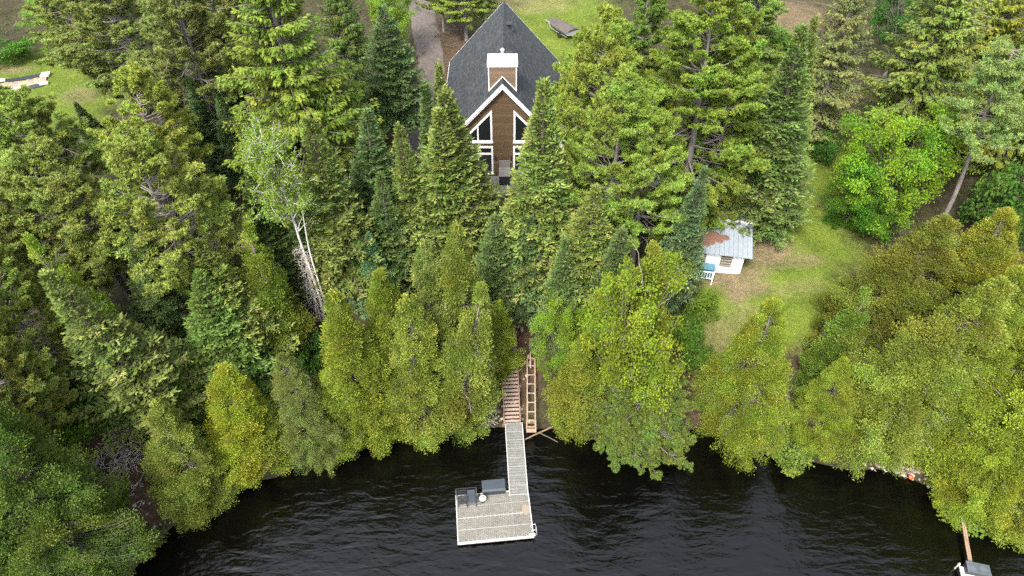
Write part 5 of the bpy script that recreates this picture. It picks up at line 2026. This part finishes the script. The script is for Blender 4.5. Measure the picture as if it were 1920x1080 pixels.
# the wood that goes on beyond the two sides: one mass
def mesh_arrays(me, keep):
    n = len(me.vertices)
    V = np.empty(n * 3, np.float32); me.vertices.foreach_get('co', V); V = V.reshape(-1, 3)
    m = len(me.polygons)
    k = len(me.loops) // m
    F = np.empty(m * k, np.int32); me.loops.foreach_get('vertex_index', F); F = F.reshape(m, k)
    a = np.zeros(n, np.float32)
    if 'v' in me.attributes: me.attributes['v'].data.foreach_get('value', a)
    if keep < 1 and k == 3:
        q = V.reshape(-1, 4, 3)
        sel = g_.random(len(q)) < keep
        V = q[sel].reshape(-1, 3); a = a.reshape(-1, 4)[sel].ravel()
        b = np.arange(sel.sum())[:, None] * 4
        F = np.concatenate([b + np.array([[0, 1, 2]]), b + np.array([[0, 2, 3]])], 0)
    return V, F, a


Vs, Fs, As, nV, TV, TF, nT = [], [], [], 0, [], [], 0
for kind, k, wx, wd, hh in (('cedar', 0, 35.5, 1.5, 14), ('cedar', 6, 39, 3, 12), ('fir', 1, 42, 6, 15), ('fir', 2, 37.5, 9, 14), ('fir', 3, 44, 13, 16), ('rpine', 1, 41, 18, 17), ('cedar', 7, 46, 4, 12), ('rpine', 2, 47, 25, 18),
                            ('rpine', 0, -41, 6, 15), ('fir', 4, -37, 12, 15), ('fir', 1, -45, 12, 14), ('rpine', 1, -48, 22, 16), ('fir', 2, -42, 19, 15), ('cedar', 6, -36, 2, 11), ('fir', 0, -52, 30, 15), ('rpine', 2, -55, 16, 16)):
    h0, r0, cm_, tm_ = LIB[kind][k]
    yy = float(np.interp(wx, _sh[:, 0], _sh[:, 1])) + wd
    an = g_.random() * 6.28
    Rm = np.array([[math.cos(an), -math.sin(an), 0], [math.sin(an), math.cos(an), 0], [0, 0, 1]])
    for me_, kp in ((cm_, .5), (tm_, 1)):
        V, F, a = mesh_arrays(me_, kp)
        V = (V * (hh / h0)) @ Rm.T + np.array([wx, yy, float(hgt(wx, yy))])
        if kp < 1:
            Vs.append(V); Fs.append(F + nV); As.append(a); nV += len(V)
        else:
            TV.append(V); TF.append(F + nT); nT += len(V)
me = np_mesh('woodland', np.concatenate(Vs), np.concatenate(Fs), {'v': np.concatenate(As)})
me.materials.append(M['fir'])
wl = tag(link('woodland', me), 'mixed evergreen wood going on beyond both sides', 'woodland', kind='stuff')
me = np_mesh('trunks', np.concatenate(TV), np.concatenate(TF), smooth=True)
me.materials.append(M['greybark'])
link('trunks', me, None, wl)

# shore stones
def stones(name, pts, lab, mat):
    V, F = [], []
    base = np.array([(1, 0, 0), (-1, 0, 0), (0, 1, 0), (0, -1, 0), (0, 0, 1), (0, 0, -1), (.7, .7, .2), (-.7, .7, .1), (.7, -.7, .2), (-.7, -.7, .15)], float)
    import bmesh
    bm = bmesh.new()
    bmesh.ops.create_icosphere(bm, subdivisions=1, radius=1)
    bv = np.array([v.co[:] for v in bm.verts])
    bf = np.array([[v.index for v in f.verts] for f in bm.faces])
    bm.free()
    n = len(pts)
    s = g_.uniform(.05, .17, (n, 1, 1)) * g_.uniform(.6, 1.3, (n, 1, 3)) * np.array([1, 1, .7])
    jit = g_.normal(1, .14, (n, len(bv), 1))
    VV = bv[None] * s * jit + pts[:, None, :]
    FF = bf[None] + (np.arange(n) * len(bv))[:, None, None]
    rr = np.repeat(g_.random(n), len(bv))
    me = np_mesh(name, VV.reshape(-1, 3), FF.reshape(-1, 3), {'v': rr})
    me.materials.append(mat)
    tag(link(name, me), lab, 'stones', kind='stuff')


sm_, nt_, p_, o_ = nodes('shore_stone')
at_ = N(nt_, 'ShaderNodeAttribute', attribute_name='v')
r_ = ramp(nt_, at_.outputs['Fac'], [(0, (.10, .065, .045)), (.5, (.20, .155, .125)), (.85, (.30, .26, .22)), (1, (.40, .36, .31))])
nt_.links.new(r_.outputs[0], p_.inputs['Base Color'])
p_.inputs['Roughness'].default_value = .8
pts = []
for u, v, n_, sx, sy in ((1672, 882, 260, 2.0, .9), (1775, 915, 120, 1.4, .6), (965, 745, 40, .6, 2.5), (985, 660, 26, .5, 2.6), (930, 760, 60, .6, 1.2), (300, 985, 50, 1.5, 1.0), (240, 745, 60, 2.5, 1.5)):
    g0 = ground(u, v)
    xx, yy = g0[0] + g_.normal(0, sx * .6, n_), g0[1] + g_.normal(0, sy * .6, n_)
    zz = hgt(xx, yy)
    ok = zz > -.25
    pts.append(np.stack([xx, yy, zz + .03], -1)[ok])
stones('shore_stones', np.concatenate(pts), 'pale stones strewn along the waterline and the bank', sm_)

# grass blades on the lawns
x, y = ground_pts(150000, -62, 45, 28, 100)
lw, dr, rd = lawn_at(x, y)
keep = g_.random(len(x)) < lw * (1 - .75 * dr) * .9 + .10 * dr
x, y = x[keep], y[keep]
n_ = len(x)
p0 = np.stack([x, y, hgt(x, y) - .01], -1)
lv = Leaves()
tone = .45 + .3 * vnoise(x, y, .9, 11) + g_.normal(0, .14, n_)
hh = g_.uniform(.06, .16, n_) * (1 + .6 * (vnoise(x, y, 1.7, 12) > .3))
lv.add(p0, unit(g_.normal(0, .55, (n_, 3)) + np.array([0, 0, 1.])), unit(g_.normal(0, 1, (n_, 3))), hh, .05, tone)
me = lv.mesh('lawn_grass')
me.materials.append(leaf_mat('lawn_grass_blades', [(0, (.070, .105, .010)), (.5, (.125, .175, .016)), (.85, (.190, .225, .032)), (1, (.28, .25, .08))], .3, big=.15))
tag(link('lawn_grass', me), 'short grass growing on the lawns', 'grass', kind='stuff')
